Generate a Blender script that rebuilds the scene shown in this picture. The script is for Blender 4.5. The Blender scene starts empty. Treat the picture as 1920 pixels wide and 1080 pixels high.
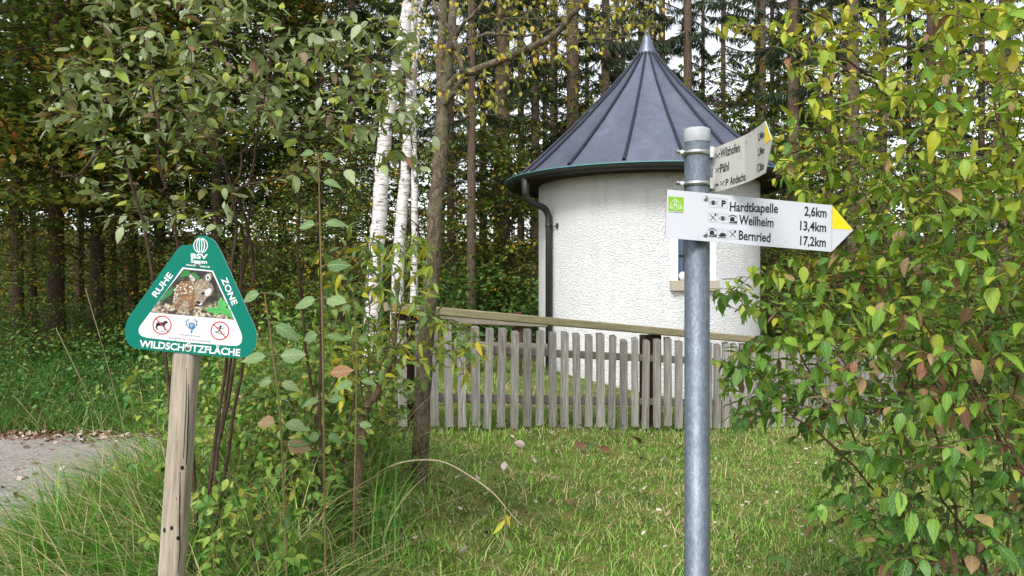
import bpy, math, random
import numpy as np
from mathutils import Vector
# ---------------------------------------------------------------- camera, sky, sun, exposure
sc = bpy.context.scene
CAMZ, F = 1.6, 1500.0            # eye height in metres, focal length in photo pixels (1920 wide)
cam_d = bpy.data.cameras.new("camera"); cam = bpy.data.objects.new("camera", cam_d)
sc.collection.objects.link(cam); sc.camera = cam
cam.location = (0, 0, CAMZ); cam.rotation_euler = (math.radians(90), 0, 0)
cam_d.sensor_width = 36; cam_d.lens = 36 * F / 1920; cam_d.clip_start = 0.05; cam_d.clip_end = 1000
w = bpy.data.worlds.new("World"); sc.world = w; w.use_nodes = True
nt = w.node_tree; nt.nodes.clear()
out = nt.nodes.new("ShaderNodeOutputWorld"); bg = nt.nodes.new("ShaderNodeBackground")
sky = nt.nodes.new("ShaderNodeTexSky"); hs = nt.nodes.new("ShaderNodeHueSaturation")
SUN_EL, SUN_AZ = math.radians(44), math.radians(203)     # azimuth measured clockwise from +Y: behind the camera, a little to its left
sky.sky_type = 'NISHITA'; sky.sun_disc = False; sky.sun_elevation = SUN_EL; sky.sun_rotation = SUN_AZ
hs.inputs['Saturation'].default_value = 0.22; hs.inputs['Value'].default_value = 1.0
bg.inputs['Strength'].default_value = 0.125
nt.links.new(sky.outputs[0], hs.inputs['Color']); nt.links.new(hs.outputs[0], bg.inputs[0]); nt.links.new(bg.outputs[0], out.inputs[0])
sun_d = bpy.data.lights.new("sun", 'SUN'); sun = bpy.data.objects.new("sun", sun_d); sc.collection.objects.link(sun)
sun_d.energy = 1.5; sun_d.angle = math.radians(18); sun_d.color = (1, 0.985, 0.965)
sdir = Vector((math.sin(SUN_AZ) * math.cos(SUN_EL), math.cos(SUN_AZ) * math.cos(SUN_EL), math.sin(SUN_EL)))
sun.rotation_euler = sdir.to_track_quat('Z', 'Y').to_euler()
sc.view_settings.view_transform = 'Standard'; sc.view_settings.look = 'None'
sc.view_settings.exposure = 1.14; sc.view_settings.gamma = 1
sc.cycles.max_bounces = 6; sc.cycles.diffuse_bounces = 3; sc.cycles.glossy_bounces = 2
sc.cycles.transmission_bounces = 4; sc.cycles.transparent_max_bounces = 4
sc.cycles.caustics_reflective = False; sc.cycles.caustics_refractive = False

# ---------------------------------------------------------------- helpers
COL = sc.collection.objects
WL = {}                                              # world location of every empty/thing
def S(px, py, d):                                    # photo pixel + depth -> world point
    return np.array([(px - 960) / F * d, d, CAMZ - (py - 540) / F * d])
def tag(o, label=None, cat=None, group=None, kind=None):
    for k, v in (('label', label), ('category', cat), ('group', group), ('kind', kind)):
        if v: o[k] = v
    return o
def thing(name, loc, label, cat, group=None):
    o = bpy.data.objects.new(name, None); COL.link(o); o.empty_display_size = .1
    o.location = [float(c) for c in loc]; WL[o.name] = np.array(loc, float)
    return tag(o, label, cat, group)
def link(name, me, parent=None):
    o = bpy.data.objects.new(name, me); COL.link(o)
    if parent: o.parent = parent
    WL[o.name] = WL[parent.name] if parent else np.zeros(3)
    return o
def mesh(name, V, F_, mat, parent=None, smooth=False, mi=None):
    V = np.asarray(V, float).reshape(-1, 3)
    if parent: V = V - WL[parent.name]
    me = bpy.data.meshes.new(name); me.from_pydata(V.tolist(), [], [list(map(int, f)) for f in F_])
    for m in (mat if isinstance(mat, (list, tuple)) else [mat]): me.materials.append(m)
    if mi is not None: me.polygons.foreach_set('material_index', np.asarray(mi, np.int32))
    if smooth: me.polygons.foreach_set('use_smooth', np.ones(len(me.polygons), bool))
    me.update(); return link(name, me, parent)
def bigmesh(name, V, polys, mat, parent=None, tint=None, smooth=True, rel=True, uv=None):
    """polys: (n,3) or (n,4) int array, or a list of such arrays; tint: one float per vertex"""
    V = np.asarray(V, np.float32)
    if parent is not None and rel: V = V - WL[parent.name].astype(np.float32)
    if not isinstance(polys, list): polys = [polys]
    me = bpy.data.meshes.new(name); me.vertices.add(len(V)); me.vertices.foreach_set('co', V.ravel())
    nl = sum(p.size for p in polys); me.loops.add(nl)
    me.loops.foreach_set('vertex_index', np.concatenate([p.ravel() for p in polys]).astype(np.int32))
    st, a = [], 0
    for p in polys:
        st.append(a + np.arange(len(p)) * p.shape[1]); a += p.size
    st = np.concatenate(st).astype(np.int32)
    me.polygons.add(len(st)); me.polygons.foreach_set('loop_start', st)
    if smooth: me.polygons.foreach_set('use_smooth', np.ones(len(st), bool))
    if tint is not None:
        at = me.attributes.new('tint', 'FLOAT', 'POINT'); at.data.foreach_set('value', np.asarray(tint, np.float32))
    if uv is not None:
        for nm_, a_ in (('across', uv[0]), ('along', uv[1])):
            at = me.attributes.new(nm_, 'FLOAT', 'POINT'); at.data.foreach_set('value', np.asarray(a_, np.float32))
    me.materials.append(mat); me.update(calc_edges=True); me.validate()
    return link(name, me, parent)
def nrm(a): return a / np.maximum(np.linalg.norm(a, axis=-1, keepdims=True), 1e-9)
class MB:
    """collects boxes, tubes and lathes for one mesh"""
    def __init__(s): s.v, s.f, s.m = [], [], []
    def add(s, V, F_, m=0):
        b = len(s.v); s.v += [tuple(map(float, p)) for p in V]; s.f += [[b + i for i in f] for f in F_]; s.m += [m] * len(F_)
    def box(s, c, ax, h, m=0, bev=0):
        """c centre, ax three axes, h half sizes; bev chamfers the long edges"""
        c = np.array(c, float); X, Y, Z = [np.array(a, float) for a in ax]; hx, hy, hz = h
        if bev:
            prof = [(-hx + bev, -hy), (hx - bev, -hy), (hx, -hy + bev), (hx, hy - bev), (hx - bev, hy), (-hx + bev, hy), (-hx, hy - bev), (-hx, -hy + bev)]
        else: prof = [(-hx, -hy), (hx, -hy), (hx, hy), (-hx, hy)]
        n = len(prof); V = [c + X * a + Y * b + Z * z for z in (-hz, hz) for a, b in prof]
        s.add(V, [list(range(n))[::-1], list(range(n, 2 * n))] + [[i, (i + 1) % n, n + (i + 1) % n, n + i] for i in range(n)], m)
    def tube(s, pts, rad, n=10, m=0, cap=True):
        V, Q = tube(pts, rad, n); F_ = Q.tolist()
        if cap: F_ += [list(range(n))[::-1], list(range(len(V) - n, len(V)))]
        s.add(V, F_, m)
    def lathe(s, c, prof, n=32, m=0, a0=0, a1=None):
        full = a1 is None; a1 = a0 + 2 * math.pi if full else a1
        k = n if full else n + 1; V = []
        for r, z in prof:
            for i in range(k):
                a = a0 + (a1 - a0) * i / n; V.append((c[0] + r * math.sin(a), c[1] - r * math.cos(a), c[2] + z))
        F_ = []
        for j in range(len(prof) - 1):
            for i in range(n):
                i2 = (i + 1) % k; F_.append([j * k + i, j * k + i2, (j + 1) * k + i2, (j + 1) * k + i])
        s.add(V, F_, m)
    def build(s, name, mat, parent=None, smooth=False): return mesh(name, s.v, s.f, mat, parent, smooth, s.m)
def frames(P):
    T = np.gradient(P, axis=0) if len(P) > 2 else np.repeat((P[1] - P[0])[None], len(P), 0)
    T = nrm(T); ref = np.array([0, 0, 1.]) if abs(T[:, 2]).mean() < .8 else np.array([1., 0, 0])
    A = nrm(np.cross(T, ref)); return T, A, np.cross(T, A)
def tube(P, R, n=6):
    P = np.asarray(P, float); R = np.broadcast_to(np.asarray(R, float), (len(P),))
    T, A, B = frames(P); th = np.arange(n) * 2 * math.pi / n
    V = P[:, None] + R[:, None, None] * (np.cos(th)[None, :, None] * A[:, None] + np.sin(th)[None, :, None] * B[:, None])
    i = np.arange(len(P) - 1)[:, None] * n; j = np.arange(n)[None]; j2 = (j + 1) % n
    Q = np.stack([i + j, i + j2, i + n + j2, i + n + j], -1).reshape(-1, 4)
    return V.reshape(-1, 3), Q
def smoothline(pts, k=6):
    """Catmull-Rom through pts"""
    P = np.asarray(pts, float); P = np.vstack([2 * P[0] - P[1], P, 2 * P[-1] - P[-2]]); o = []
    for i in range(1, len(P) - 2):
        for t in np.arange(k) / k:
            a, b, c, d = P[i - 1:i + 3]
            o.append(.5 * (2 * b + (c - a) * t + (2 * a - 5 * b + 4 * c - d) * t * t + (3 * b - a - 3 * c + d) * t ** 3))
    return np.array(o + [P[-2]])
class Tubes:
    def __init__(s): s.V, s.Q, s.n = [], [], 0
    def add(s, P, R, n=5):
        V, Q = tube(P, R, n); s.V.append(V); s.Q.append(Q + s.n); s.n += len(V)
    def build(s, name, mat, parent=None, rel=True): return bigmesh(name, np.vstack(s.V), np.vstack(s.Q), mat, parent, rel=rel)

# ---------------------------------------------------------------- materials
def hexc(h):
    c = [int(h[i:i + 2], 16) / 255 for i in (0, 2, 4)]
    return tuple(x / 12.92 if x < .04045 else ((x + .055) / 1.055) ** 2.4 for x in c) + (1,)
class NT:
    def __init__(s, name):
        s.mat = bpy.data.materials.new(name); s.mat.use_nodes = True; s.t = s.mat.node_tree
        s.p = s.t.nodes['Principled BSDF']; s.out = s.t.nodes['Material Output']
    def n(s, typ, **kw):
        nd = s.t.nodes.new('ShaderNode' + typ)
        for k, v in kw.items():
            if k in nd.inputs: nd.inputs[k].default_value = v
            else: setattr(nd, k, v)
        return nd
    def l(s, a, b): s.t.links.new(a, b)
    def coord(s, scale=(1, 1, 1), kind='Object'):
        tc = s.n('TexCoord'); mp = s.n('Mapping'); s.l(tc.outputs[kind], mp.inputs[0]); mp.inputs['Scale'].default_value = scale
        return mp.outputs[0]
    def noise(s, vec, scale, detail=4, rough=.6, dist=0):
        nd = s.n('TexNoise'); nd.inputs['Scale'].default_value = scale; nd.inputs['Detail'].default_value = detail
        nd.inputs['Roughness'].default_value = rough; nd.inputs['Distortion'].default_value = dist; s.l(vec, nd.inputs['Vector']); return nd.outputs[0]
    def ramp(s, fac, stops):
        r = s.n('ValToRGB'); e = r.color_ramp.elements
        while len(e) < len(stops): e.new(.5)
        for el, (p, c) in zip(e, stops): el.position = p; el.color = c if len(c) == 4 else tuple(c) + (1,)
        s.l(fac, r.inputs[0]); return r.outputs[0]
    def mix(s, fac, a, b, mode='MIX'):
        m = s.n('Mix'); m.data_type = 'RGBA'; m.blend_type = mode
        for inp, v in ((m.inputs[0], fac), (m.inputs[6], a), (m.inputs[7], b)):
            if hasattr(v, 'links'): s.l(v, inp)
            else: inp.default_value = v
        return m.outputs[2]
    def bump(s, h, strength=.5, dist=.01):
        b = s.n('Bump'); b.inputs['Strength'].default_value = strength; b.inputs['Distance'].default_value = dist
        s.l(h, b.inputs['Height']); s.l(b.outputs[0], s.p.inputs['Normal'])
    def set(s, col=None, rough=None, metal=None, spec=None):
        for k, v in (('Base Color', col), ('Roughness', rough), ('Metallic', metal), ('Specular IOR Level', spec)):
            if v is None: continue
            if hasattr(v, 'links'): s.l(v, s.p.inputs[k])
            else: s.p.inputs[k].default_value = v
        return s.mat
def flat(name, h, rough=.5, metal=0, spec=.4):
    m = NT(name); v = m.coord(); n_ = m.noise(v, 60, 3)
    c = hexc(h); col = m.ramp(n_, [(.3, tuple(x * .88 for x in c[:3])), (.7, c)]); return m.set(col, rough, metal, spec)
def leafmat(name, stops, rough=.5, transl=.3, spec=.35, vein=0):
    m = NT(name); a = m.n('Attribute', attribute_name='tint'); v = m.coord(); nz = m.noise(v, 45, 3)
    add = m.n('Math', operation='MULTIPLY_ADD'); m.l(nz, add.inputs[0]); add.inputs[1].default_value = .16
    sub = m.n('Math', operation='SUBTRACT'); m.l(a.outputs['Fac'], sub.inputs[0]); sub.inputs[1].default_value = .08
    m.l(sub.outputs[0], add.inputs[2])
    col = m.ramp(add.outputs[0], stops)
    if vein:                                                    # pale midrib and side veins, brown spots
        ac = m.n('Attribute', attribute_name='across'); al = m.n('Attribute', attribute_name='along'); ab = m.n('Math', operation='ABSOLUTE'); m.l(ac.outputs['Fac'], ab.inputs[0])
        k = m.n('Math', operation='MULTIPLY_ADD'); m.l(ab.outputs[0], k.inputs[0]); k.inputs[1].default_value = -.35; m.l(al.outputs['Fac'], k.inputs[2])
        k2 = m.n('Math', operation='MULTIPLY'); m.l(k.outputs[0], k2.inputs[0]); k2.inputs[1].default_value = 38; sn = m.n('Math', operation='SINE'); m.l(k2.outputs[0], sn.inputs[0])
        side = m.ramp(sn.outputs[0], [(.55, (0, 0, 0)), (1, (1, 1, 1))]); rib = m.ramp(ab.outputs[0], [(.03, (1, 1, 1)), (.13, (0, 0, 0))]); vn = m.mix(1, side, rib, 'LIGHTEN')
        f = m.n('Math', operation='MULTIPLY'); m.l(vn, f.inputs[0]); f.inputs[1].default_value = vein
        pale = m.mix(.55, col, (.55, .62, .32, 1)); col = m.mix(f.outputs[0], col, pale)
        sp = m.noise(v, 130, 2); col = m.mix(m.ramp(sp, [(.66, (0, 0, 0)), (.72, (.7, .7, .7))]), col, (.12, .06, .03, 1)); m.bump(vn, .25, .001)
    m.set(col, rough, 0, spec)
    tr = m.n('BsdfTranslucent'); ms = m.n('MixShader'); ms.inputs[0].default_value = transl
    tc = m.mix(.2, col, (.30, .36, .03, 1)); m.l(tc, tr.inputs[0])
    m.l(m.p.outputs[0], ms.inputs[1]); m.l(tr.outputs[0], ms.inputs[2]); m.l(ms.outputs[0], m.out.inputs[0]); return m.mat
def woodmat(name, c0, c1, c2, axis='z', var=.25, rough=.85, grey=None):
    m = NT(name); oi = m.n('ObjectInfo'); sc_ = {'x': (1.2, 26, 26), 'y': (26, 1.2, 26), 'z': (26, 26, 1.2)}[axis]
    tc = m.n('TexCoord'); off = m.n('VectorMath', operation='MULTIPLY_ADD'); m.l(oi.outputs['Random'], off.inputs[0])
    off.inputs[1].default_value = (7, 13, 29); m.l(tc.outputs['Object'], off.inputs[2])
    mp = m.n('Mapping'); m.l(off.outputs[0], mp.inputs[0]); mp.inputs['Scale'].default_value = sc_
    g = m.noise(mp.outputs[0], 3.2, 6, .7, .4); col = m.ramp(g, [(.3, hexc(c0)), (.5, hexc(c1)), (.72, hexc(c2))])
    mp2 = m.n('Mapping'); m.l(off.outputs[0], mp2.inputs[0]); bl = m.noise(mp2.outputs[0], 9, 4)
    col = m.mix(m.ramp(bl, [(.5, (0, 0, 0)), (.75, (.55, .55, .55))]), col, hexc(grey or c2))
    hv = m.n('HueSaturation'); mr = m.n('MapRange'); m.l(oi.outputs['Random'], mr.inputs[0]); mr.inputs[3].default_value = 1 - var; mr.inputs[4].default_value = 1 + var
    m.l(mr.outputs[0], hv.inputs['Value']); m.l(col, hv.inputs['Color']); m.set(hv.outputs[0], rough, 0, .2); m.bump(g, .6, .004); return m.mat
def barkmat(name, stops, sx=9, sz=2.5, bump=.9, dist=.02, moss=None):
    m = NT(name); v = m.coord((sx, sx, sz)); g = m.noise(v, 3, 8, .7, .8); col = m.ramp(g, [(p, hexc(c)) for p, c in stops])
    v2 = m.coord((1, 1, 1)); big = m.noise(v2, 7, 4)
    if moss: col = m.mix(m.ramp(big, [(.48, (0, 0, 0)), (.68, (.8, .8, .8))]), col, hexc(moss))
    m.set(col, .9, 0, .15); m.bump(g, bump, dist); return m.mat
M = {}
M['spruce_bark'] = barkmat('spruce_bark', [(.3, '3d2f27'), (.5, '6a5648'), (.7, '8f7b6b')], 7, 2.0, 1, .03, '6f6a58')
M['dark_bark'] = barkmat('dark_bark', [(.3, '2c221b'), (.5, '4c3c31'), (.72, '6a584a')], 8, 2.2, 1, .02)
M['lichen_bark'] = barkmat('lichen_bark', [(.3, '30241b'), (.47, '5c4d40'), (.7, '8f8672')], 14, 8, 1, .016, '7c7860')
M['base_bark'] = barkmat('base_bark', [(.3, '3a2c23'), (.5, '6b5747'), (.72, '92806e')], 20, 8, 1, .015)
M['twig'] = barkmat('twig_bark', [(.3, '3c2a20'), (.5, '5d4535'), (.7, '806a56')], 20, 8, .5, .004)
M['pale_twig'] = barkmat('pale_twig_bark', [(.3, '8a7a66'), (.5, 'a5957c'), (.7, 'bfb199')], 20, 8, .5, .004)
M['green_stem'] = barkmat('green_stem', [(.3, '5a5a34'), (.5, '786a48'), (.7, '7d6450')], 20, 4, .3, .003)
M['willow_bark'] = barkmat('willow_bark', [(.3, '43342a'), (.5, '6d5a49'), (.7, '8e7b68')], 24, 12, .8, .008)
def birch():
    m = NT('birch_bark'); v = m.coord((5, 5, 26)); g = m.noise(v, 2.2, 5, .65, .5)
    v2 = m.coord((3, 3, 2.2)); b = m.noise(v2, 2.4, 5, .65, .6)
    col = m.ramp(g, [(.33, hexc('4a443f')), (.40, hexc('a79f98')), (.5, hexc('d3cec9')), (.75, hexc('e6e2df'))])
    blk = m.ramp(b, [(.545, (0, 0, 0)), (.61, (1, 1, 1))]); col = m.mix(blk, col, hexc('3a332e')); m.set(col, .6, 0, .3); m.bump(g, .5, .006); return m.mat
M['birch_bark'] = birch()
def plaster():
    m = NT('white_roughcast'); v = m.coord(); a = m.noise(v, 38, 5, .65, .2); vo = m.n('TexVoronoi'); vo.inputs['Scale'].default_value = 68; m.l(v, vo.inputs['Vector'])
    h = m.n('Math', operation='MULTIPLY_ADD'); m.l(vo.outputs['Distance'], h.inputs[0]); h.inputs[1].default_value = -.5; m.l(a, h.inputs[2])
    big = m.noise(v, 1.1, 4); col = m.ramp(big, [(.3, hexc('e3e3e3')), (.7, hexc('f2f1ef'))]); v4 = m.coord((7, 7, .5)); stk = m.noise(v4, 1.3, 5, .6); col = m.mix(m.ramp(stk, [(.55, (0, 0, 0)), (.8, (.35, .35, .35))]), col, hexc('bdbdb9'))
    m.set(col, .9, 0, .2); m.bump(h.outputs[0], 1.0, .032); return m.mat
M['plaster'] = plaster(); M['smooth_plaster'] = flat('smooth_plaster', 'efeeea', .8)
def zinc():
    m = NT('roof_metal'); v = m.coord(); a = m.noise(v, 2.2, 6, .65, .5); col = m.ramp(a, [(.3, hexc('62687a')), (.55, hexc('767c8c')), (.75, hexc('8c919f'))])
    v2 = m.coord((10, 10, .8)); st = m.noise(v2, 3, 4); col = m.mix(m.ramp(st, [(.52, (0, 0, 0)), (.8, (.3, .3, .3))]), col, hexc('a9aab6'))
    r = m.ramp(a, [(.3, (.5, .5, .5)), (.7, (.36, .36, .36))]); m.set(col, r, .55, .5); m.bump(m.noise(v, 5, 3), .12, .03); return m.mat
M['roof'] = zinc(); M['seam'] = flat('seam_metal', '3a3c48', .5, .4); M['gutter'] = flat('gutter_metal', '3a3a37', .5, .5); M['verdigris'] = flat('verdigris_edge', '4f8f90', .6, .2)
M['soffit'] = flat('soffit_boards', '33221b', .8)
def galv():
    m = NT('galvanised_steel'); v = m.coord((1, 1, .55)); vo = m.n('TexVoronoi'); vo.inputs['Scale'].default_value = 150; m.l(v, vo.inputs['Vector'])
    sp = m.ramp(vo.outputs['Color'], [(.1, hexc('6f7882')), (.9, hexc('8a939c'))]); v2 = m.coord((1, 1, .3)); a = m.noise(v2, 14, 5)
    col = m.mix(m.ramp(a, [(.45, (0, 0, 0)), (.75, (.7, .7, .7))]), sp, hexc('5c6773'))
    v3 = m.coord((1, 1, .25)); dr = m.noise(v3, 90, 2); col = m.mix(m.ramp(dr, [(.68, (0, 0, 0)), (.74, (.25, .25, .25))]), col, hexc('c3cad0'))
    m.set(col, m.ramp(a, [(.3, (.5, .5, .5)), (.7, (.64, .64, .64))]), .8, .5); m.bump(a, .1, .002); return m.mat
M['galv'] = galv(); M['cap'] = flat('grey_plastic_cap', 'a9adb0', .55); M['steel'] = flat('stainless_steel', 'c9cbcb', .28, .95); M['dark_steel'] = flat('bolt_recess', '2b2b2b', .5, .6)
def painted(name, h, dirt, amt, spec=.4):
    m = NT(name); v = m.coord(); a = m.noise(v, 42, 6, .7); b = m.noise(v, 7, 4)
    f = m.n('Math', operation='MULTIPLY'); m.l(m.ramp(a, [(.56, (0, 0, 0)), (.70, (1, 1, 1))]), f.inputs[0]); m.l(m.ramp(b, [(.42, (0, 0, 0)), (.66, (amt,) * 3)]), f.inputs[1])
    m.set(m.mix(f.outputs[0], hexc(h), hexc(dirt)), .45, 0, spec); return m.mat
M['sign_white'] = painted('sign_white_paint', 'c3c6ce', '8e8b84', .35); M['sign_dirty'] = painted('weathered_sign_paint', 'bcbbb4', '757060', 1)
M['sign_back'] = flat('sign_back_metal', 'a3a5a7', .5, .6); M['sign_edge'] = flat('sign_edge', 'a1563f', .7)
M['black_ink'] = flat('black_lettering', '141a22', .5); M['yellow'] = flat('yellow_tip', 'f3d21c', .45); M['lime'] = flat('lime_emblem', '84b51f', .45)
M['white_ink'] = flat('white_lettering', 'ecefee', .45); M['teal'] = painted('green_sign_paint', '00705f', '00594c', .5, .15); M['red_ink'] = flat('red_ring', 'bf2a26', .5)
M['panel'] = painted('pale_sign_panel', 'dcdae0', 'a39f97', .8); M['blue_ink'] = flat('blue_print', '2f6f9a', .5); M['ink_green'] = flat('green_print', '3c9a4e', .5)
M['wood_post'] = woodmat('sign_post_wood', '766959', 'a09384', 'bcb0a0', 'z', .0, .8, '8f887c'); M['wood_dark'] = flat('dark_knot', '1d1611', .9)
M['picket'] = woodmat('weathered_picket', '5f5a54', '8d8881', 'b7b2ac', 'z', .26, .9, '8e8a7c'); M['rail'] = woodmat('mossy_handrail', '6b6248', '8d8466', 'a79d80', 'x', .05, .9, '7f8058')
M['stringer'] = woodmat('grey_stringer', '5d554d', '7f766d', '978d83', 'x', .1, .9); M['fpost'] = woodmat('dark_fence_post', '2f211a', '47342a', '5c4638', 'z', .15, .9)
M['stone_sill'] = flat('stone_sill', 'b3a898', .85); M['pebble'] = flat('pale_stone', 'dcd8d4', .8); M['frame'] = flat('window_frame', 'd9d4c8', .6)
def glass():
    m = NT('leaded_glass'); v = m.coord((1, 1, 1)); mp = m.n('Mapping'); m.l(v, mp.inputs[0]); mp.inputs['Rotation'].default_value = (0, math.radians(45), 0)
    ck = m.n('TexBrick'); ck.inputs['Scale'].default_value = 30; ck.offset = 0; ck.inputs['Color1'].default_value = hexc('4d6a8c'); ck.inputs['Color2'].default_value = hexc('41607f')
    ck.inputs['Mortar'].default_value = hexc('20262e'); ck.inputs['Mortar Size'].default_value = .06; ck.inputs['Brick Width'].default_value = .5; ck.inputs['Row Height'].default_value = .5
    m.l(mp.outputs[0], ck.inputs['Vector']); m.set(ck.outputs[0], .15, 0, .6); return m.mat
M['glass'] = glass()
# foliage ramps: tint 0..1
M['dogwood'] = leafmat('shrub_leaf', [(.0, hexc('24491a')), (.3, hexc('467a24')), (.55, hexc('80a42c')), (.78, hexc('c4bd30')), (.87, hexc('9a7f58')), (1, hexc('8a5246'))], .45, .28, .3, .5)
M['viburnum'] = leafmat('wayfaring_leaf', [(.0, hexc('3a4a22')), (.3, hexc('68793f')), (.55, hexc('9ea985')), (.68, hexc('7f9834')), (.82, hexc('aeb040')), (.92, hexc('8a6f62')), (1, hexc('8f5a4c'))], .5, .28, .35, .45)
M['sapling'] = leafmat('sapling_leaf', [(.0, hexc('38602e')), (.5, hexc('557b42')), (.8, hexc('7d9a68')), (.95, hexc('9a7a5a')), (1, hexc('9a6448'))], .55, .3, .3, .7)
M['willow'] = leafmat('willow_leaf', [(.0, hexc('4d7a45')), (.4, hexc('7fa05c')), (.65, hexc('a8b846')), (.9, hexc('d0c040')), (1, hexc('c8b030'))], .5, .35)
M['fruit'] = leafmat('sparse_yellow_leaf', [(.0, hexc('5f7030')), (.5, hexc('a2a03a')), (1, hexc('c4a63a'))], .5, .35)
M['birchleaf'] = leafmat('birch_leaf', [(.0, hexc('5b7538')), (.5, hexc('8e9a4a')), (1, hexc('c0a040'))], .5, .35)
M['beech'] = leafmat('beech_leaf', [(.0, hexc('2a421b')), (.4, hexc('4b662a')), (.65, hexc('7d7c2a')), (.84, hexc('98802f')), (1, hexc('9a5428'))], .55, .35)
M['needle'] = leafmat('spruce_needles', [(.0, hexc('22301f')), (.5, hexc('34462a')), (1, hexc('4e5c30'))], .6, .12)
M['wood_leaf'] = leafmat('distant_leaves', [(.0, hexc('2b401a')), (.35, hexc('4d682a')), (.6, hexc('788a35')), (.8, hexc('ad982f')), (1, hexc('b8682a'))], .6, .35)
M['herb'] = leafmat('herb_leaf', [(.0, hexc('2e5522')), (.4, hexc('52803a')), (.75, hexc('8cab4a')), (1, hexc('b0a850'))], .5, .32)
M['grass'] = leafmat('grass_blade', [(.0, hexc('3f7024')), (.35, hexc('6cab3a')), (.6, hexc('9acc56')), (.8, hexc('cbc088')), (1, hexc('d8c298'))], .5, .3)
M['dead'] = leafmat('dead_leaf', [(.0, hexc('4a2f20')), (.4, hexc('7d5a44')), (.7, hexc('b39c8c')), (1, hexc('d2c6be'))], .7, .1)
# ---------------------------------------------------------------- the ground
def ss(a, b, x): t = np.clip((x - a) / (b - a), 0, 1); return t * t * (3 - 2 * t)
def g(x, y):
    x = np.asarray(x, float); y = np.asarray(y, float)
    lawn = .15 + .065 * (np.clip(y, 1, 12) - 4) - .13 * (np.clip(x, -.7, 3.5) - .2)
    lawn = lawn + .20 * np.exp(-((x + 1.7) ** 2 / 1.1 + (y - 3.9) ** 2 / 1.0))
    left = .09 * np.clip(y - 9.0, 0, 14)
    wl = ss(-2.3, -3.3, x + .10 * (y - 6)) * ss(30, 12, y)
    z = lawn * (1 - wl) + left * wl
    z = z + .02 * np.sin(x * 2.1 + y) * np.cos(y * 1.7 - x * .6) * ss(40, 10, y)
    return z + 7.0 * ss(34, 110, y) + 3.0 * ss(25, 90, np.abs(x))
xs = np.concatenate([np.linspace(-150, -14, 30), np.arange(-13, 9, .16), np.linspace(9.5, 150, 32)])
ys = np.concatenate([np.linspace(-60, -2, 14), np.arange(-1, 16, .16), np.linspace(16.6, 34, 26), np.linspace(36, 240, 34)])
X, Y = np.meshgrid(xs, ys); V = np.stack([X, Y, g(X, Y)], -1).reshape(-1, 3)
i = (np.arange(len(ys) - 1)[:, None] * len(xs) + np.arange(len(xs) - 1)).ravel(); Q = np.stack([i, i + 1, i + 1 + len(xs), i + len(xs)], -1)
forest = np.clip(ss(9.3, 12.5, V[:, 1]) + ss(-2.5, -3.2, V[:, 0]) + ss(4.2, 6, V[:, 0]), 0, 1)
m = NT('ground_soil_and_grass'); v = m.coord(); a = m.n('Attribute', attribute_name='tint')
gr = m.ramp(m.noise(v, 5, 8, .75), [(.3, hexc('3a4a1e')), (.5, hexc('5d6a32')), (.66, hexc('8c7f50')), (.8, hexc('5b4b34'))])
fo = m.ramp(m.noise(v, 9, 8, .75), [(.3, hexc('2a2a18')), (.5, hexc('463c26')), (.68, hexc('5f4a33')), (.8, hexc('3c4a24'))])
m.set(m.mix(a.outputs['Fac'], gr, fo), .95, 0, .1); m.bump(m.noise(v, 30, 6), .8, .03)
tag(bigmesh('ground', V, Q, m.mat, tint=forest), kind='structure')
# the gravel path
px_ = np.arange(-13, -1.6, .12); t_ = np.linspace(0, 1, 30); PV = []
for x in px_:
    y0 = 5.0 + .10 * (x + 4) + .05 * math.sin(x * 3); y1 = 8.55 - .05 * (x + 4) + .06 * math.sin(x * 4.3)
    for t in t_: PV.append((x, y0 + (y1 - y0) * t, 0))
PV = np.array(PV); PV[:, 2] = g(PV[:, 0], PV[:, 1]) + .018
i = (np.arange(len(px_) - 1)[:, None] * 30 + np.arange(29)).ravel(); Q = np.stack([i, i + 30, i + 31, i + 1], -1)
m = NT('path_gravel'); v = m.coord(); vo = m.n('TexVoronoi'); vo.inputs['Scale'].default_value = 45; m.l(v, vo.inputs['Vector'])
c = m.ramp(m.noise(v, 1.6, 6, .7), [(.3, hexc('7d746d')), (.5, hexc('958c86')), (.7, hexc('a9a19c'))])
c = m.mix(.5, c, m.ramp(vo.outputs['Color'], [(.1, hexc('6e6660')), (.9, hexc('b6aeaa'))])); m.set(c, .95, 0, .15); m.bump(vo.outputs['Distance'], .6, .012)
tag(bigmesh('path', PV, Q, m.mat), kind='structure')

# ---------------------------------------------------------------- the round chapel
CX, CY, MPP = 253 / F * 11.2, 11.2, 11.2 / F
RW = 203 * MPP; cz = float(g(CX, CY - RW)); zof = lambda py: CAMZ - (py - 540) * MPP
chapel = thing('round_chapel', (CX, CY, cz), 'small round white roughcast chapel with pointed dark metal cone roof behind the picket fence', 'chapel')
zfr = lambda py: CAMZ - (py - 540) / F * 9.72
wa0, wa1, wz0, wz1 = math.radians(4.6), math.radians(20.2), zfr(526), zfr(395)      # window opening
zb, zt = cz - .4, zof(338)
az = sorted(set(list(np.linspace(-math.pi, math.pi, 97)) + [wa0, wa1])); zr = sorted([zb, zt, wz0, wz1] + list(np.linspace(zb, zt, 12))[1:-1])
cyl = lambda r, a, z: (CX + r * math.sin(a), CY - r * math.cos(a), z)
V = [cyl(RW, a, z) for z in zr for a in az]; n = len(az)
F_ = [[j * n + i, j * n + i + 1, (j + 1) * n + i + 1, (j + 1) * n + i] for j in range(len(zr) - 1) for i in range(n - 1)
      if not (az[i] > wa0 - 1e-6 and az[i + 1] < wa1 + 1e-6 and zr[j] > wz0 - 1e-6 and zr[j + 1] < wz1 + 1e-6)]
mesh('wall', V, F_, M['plaster'], chapel, True)
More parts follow.
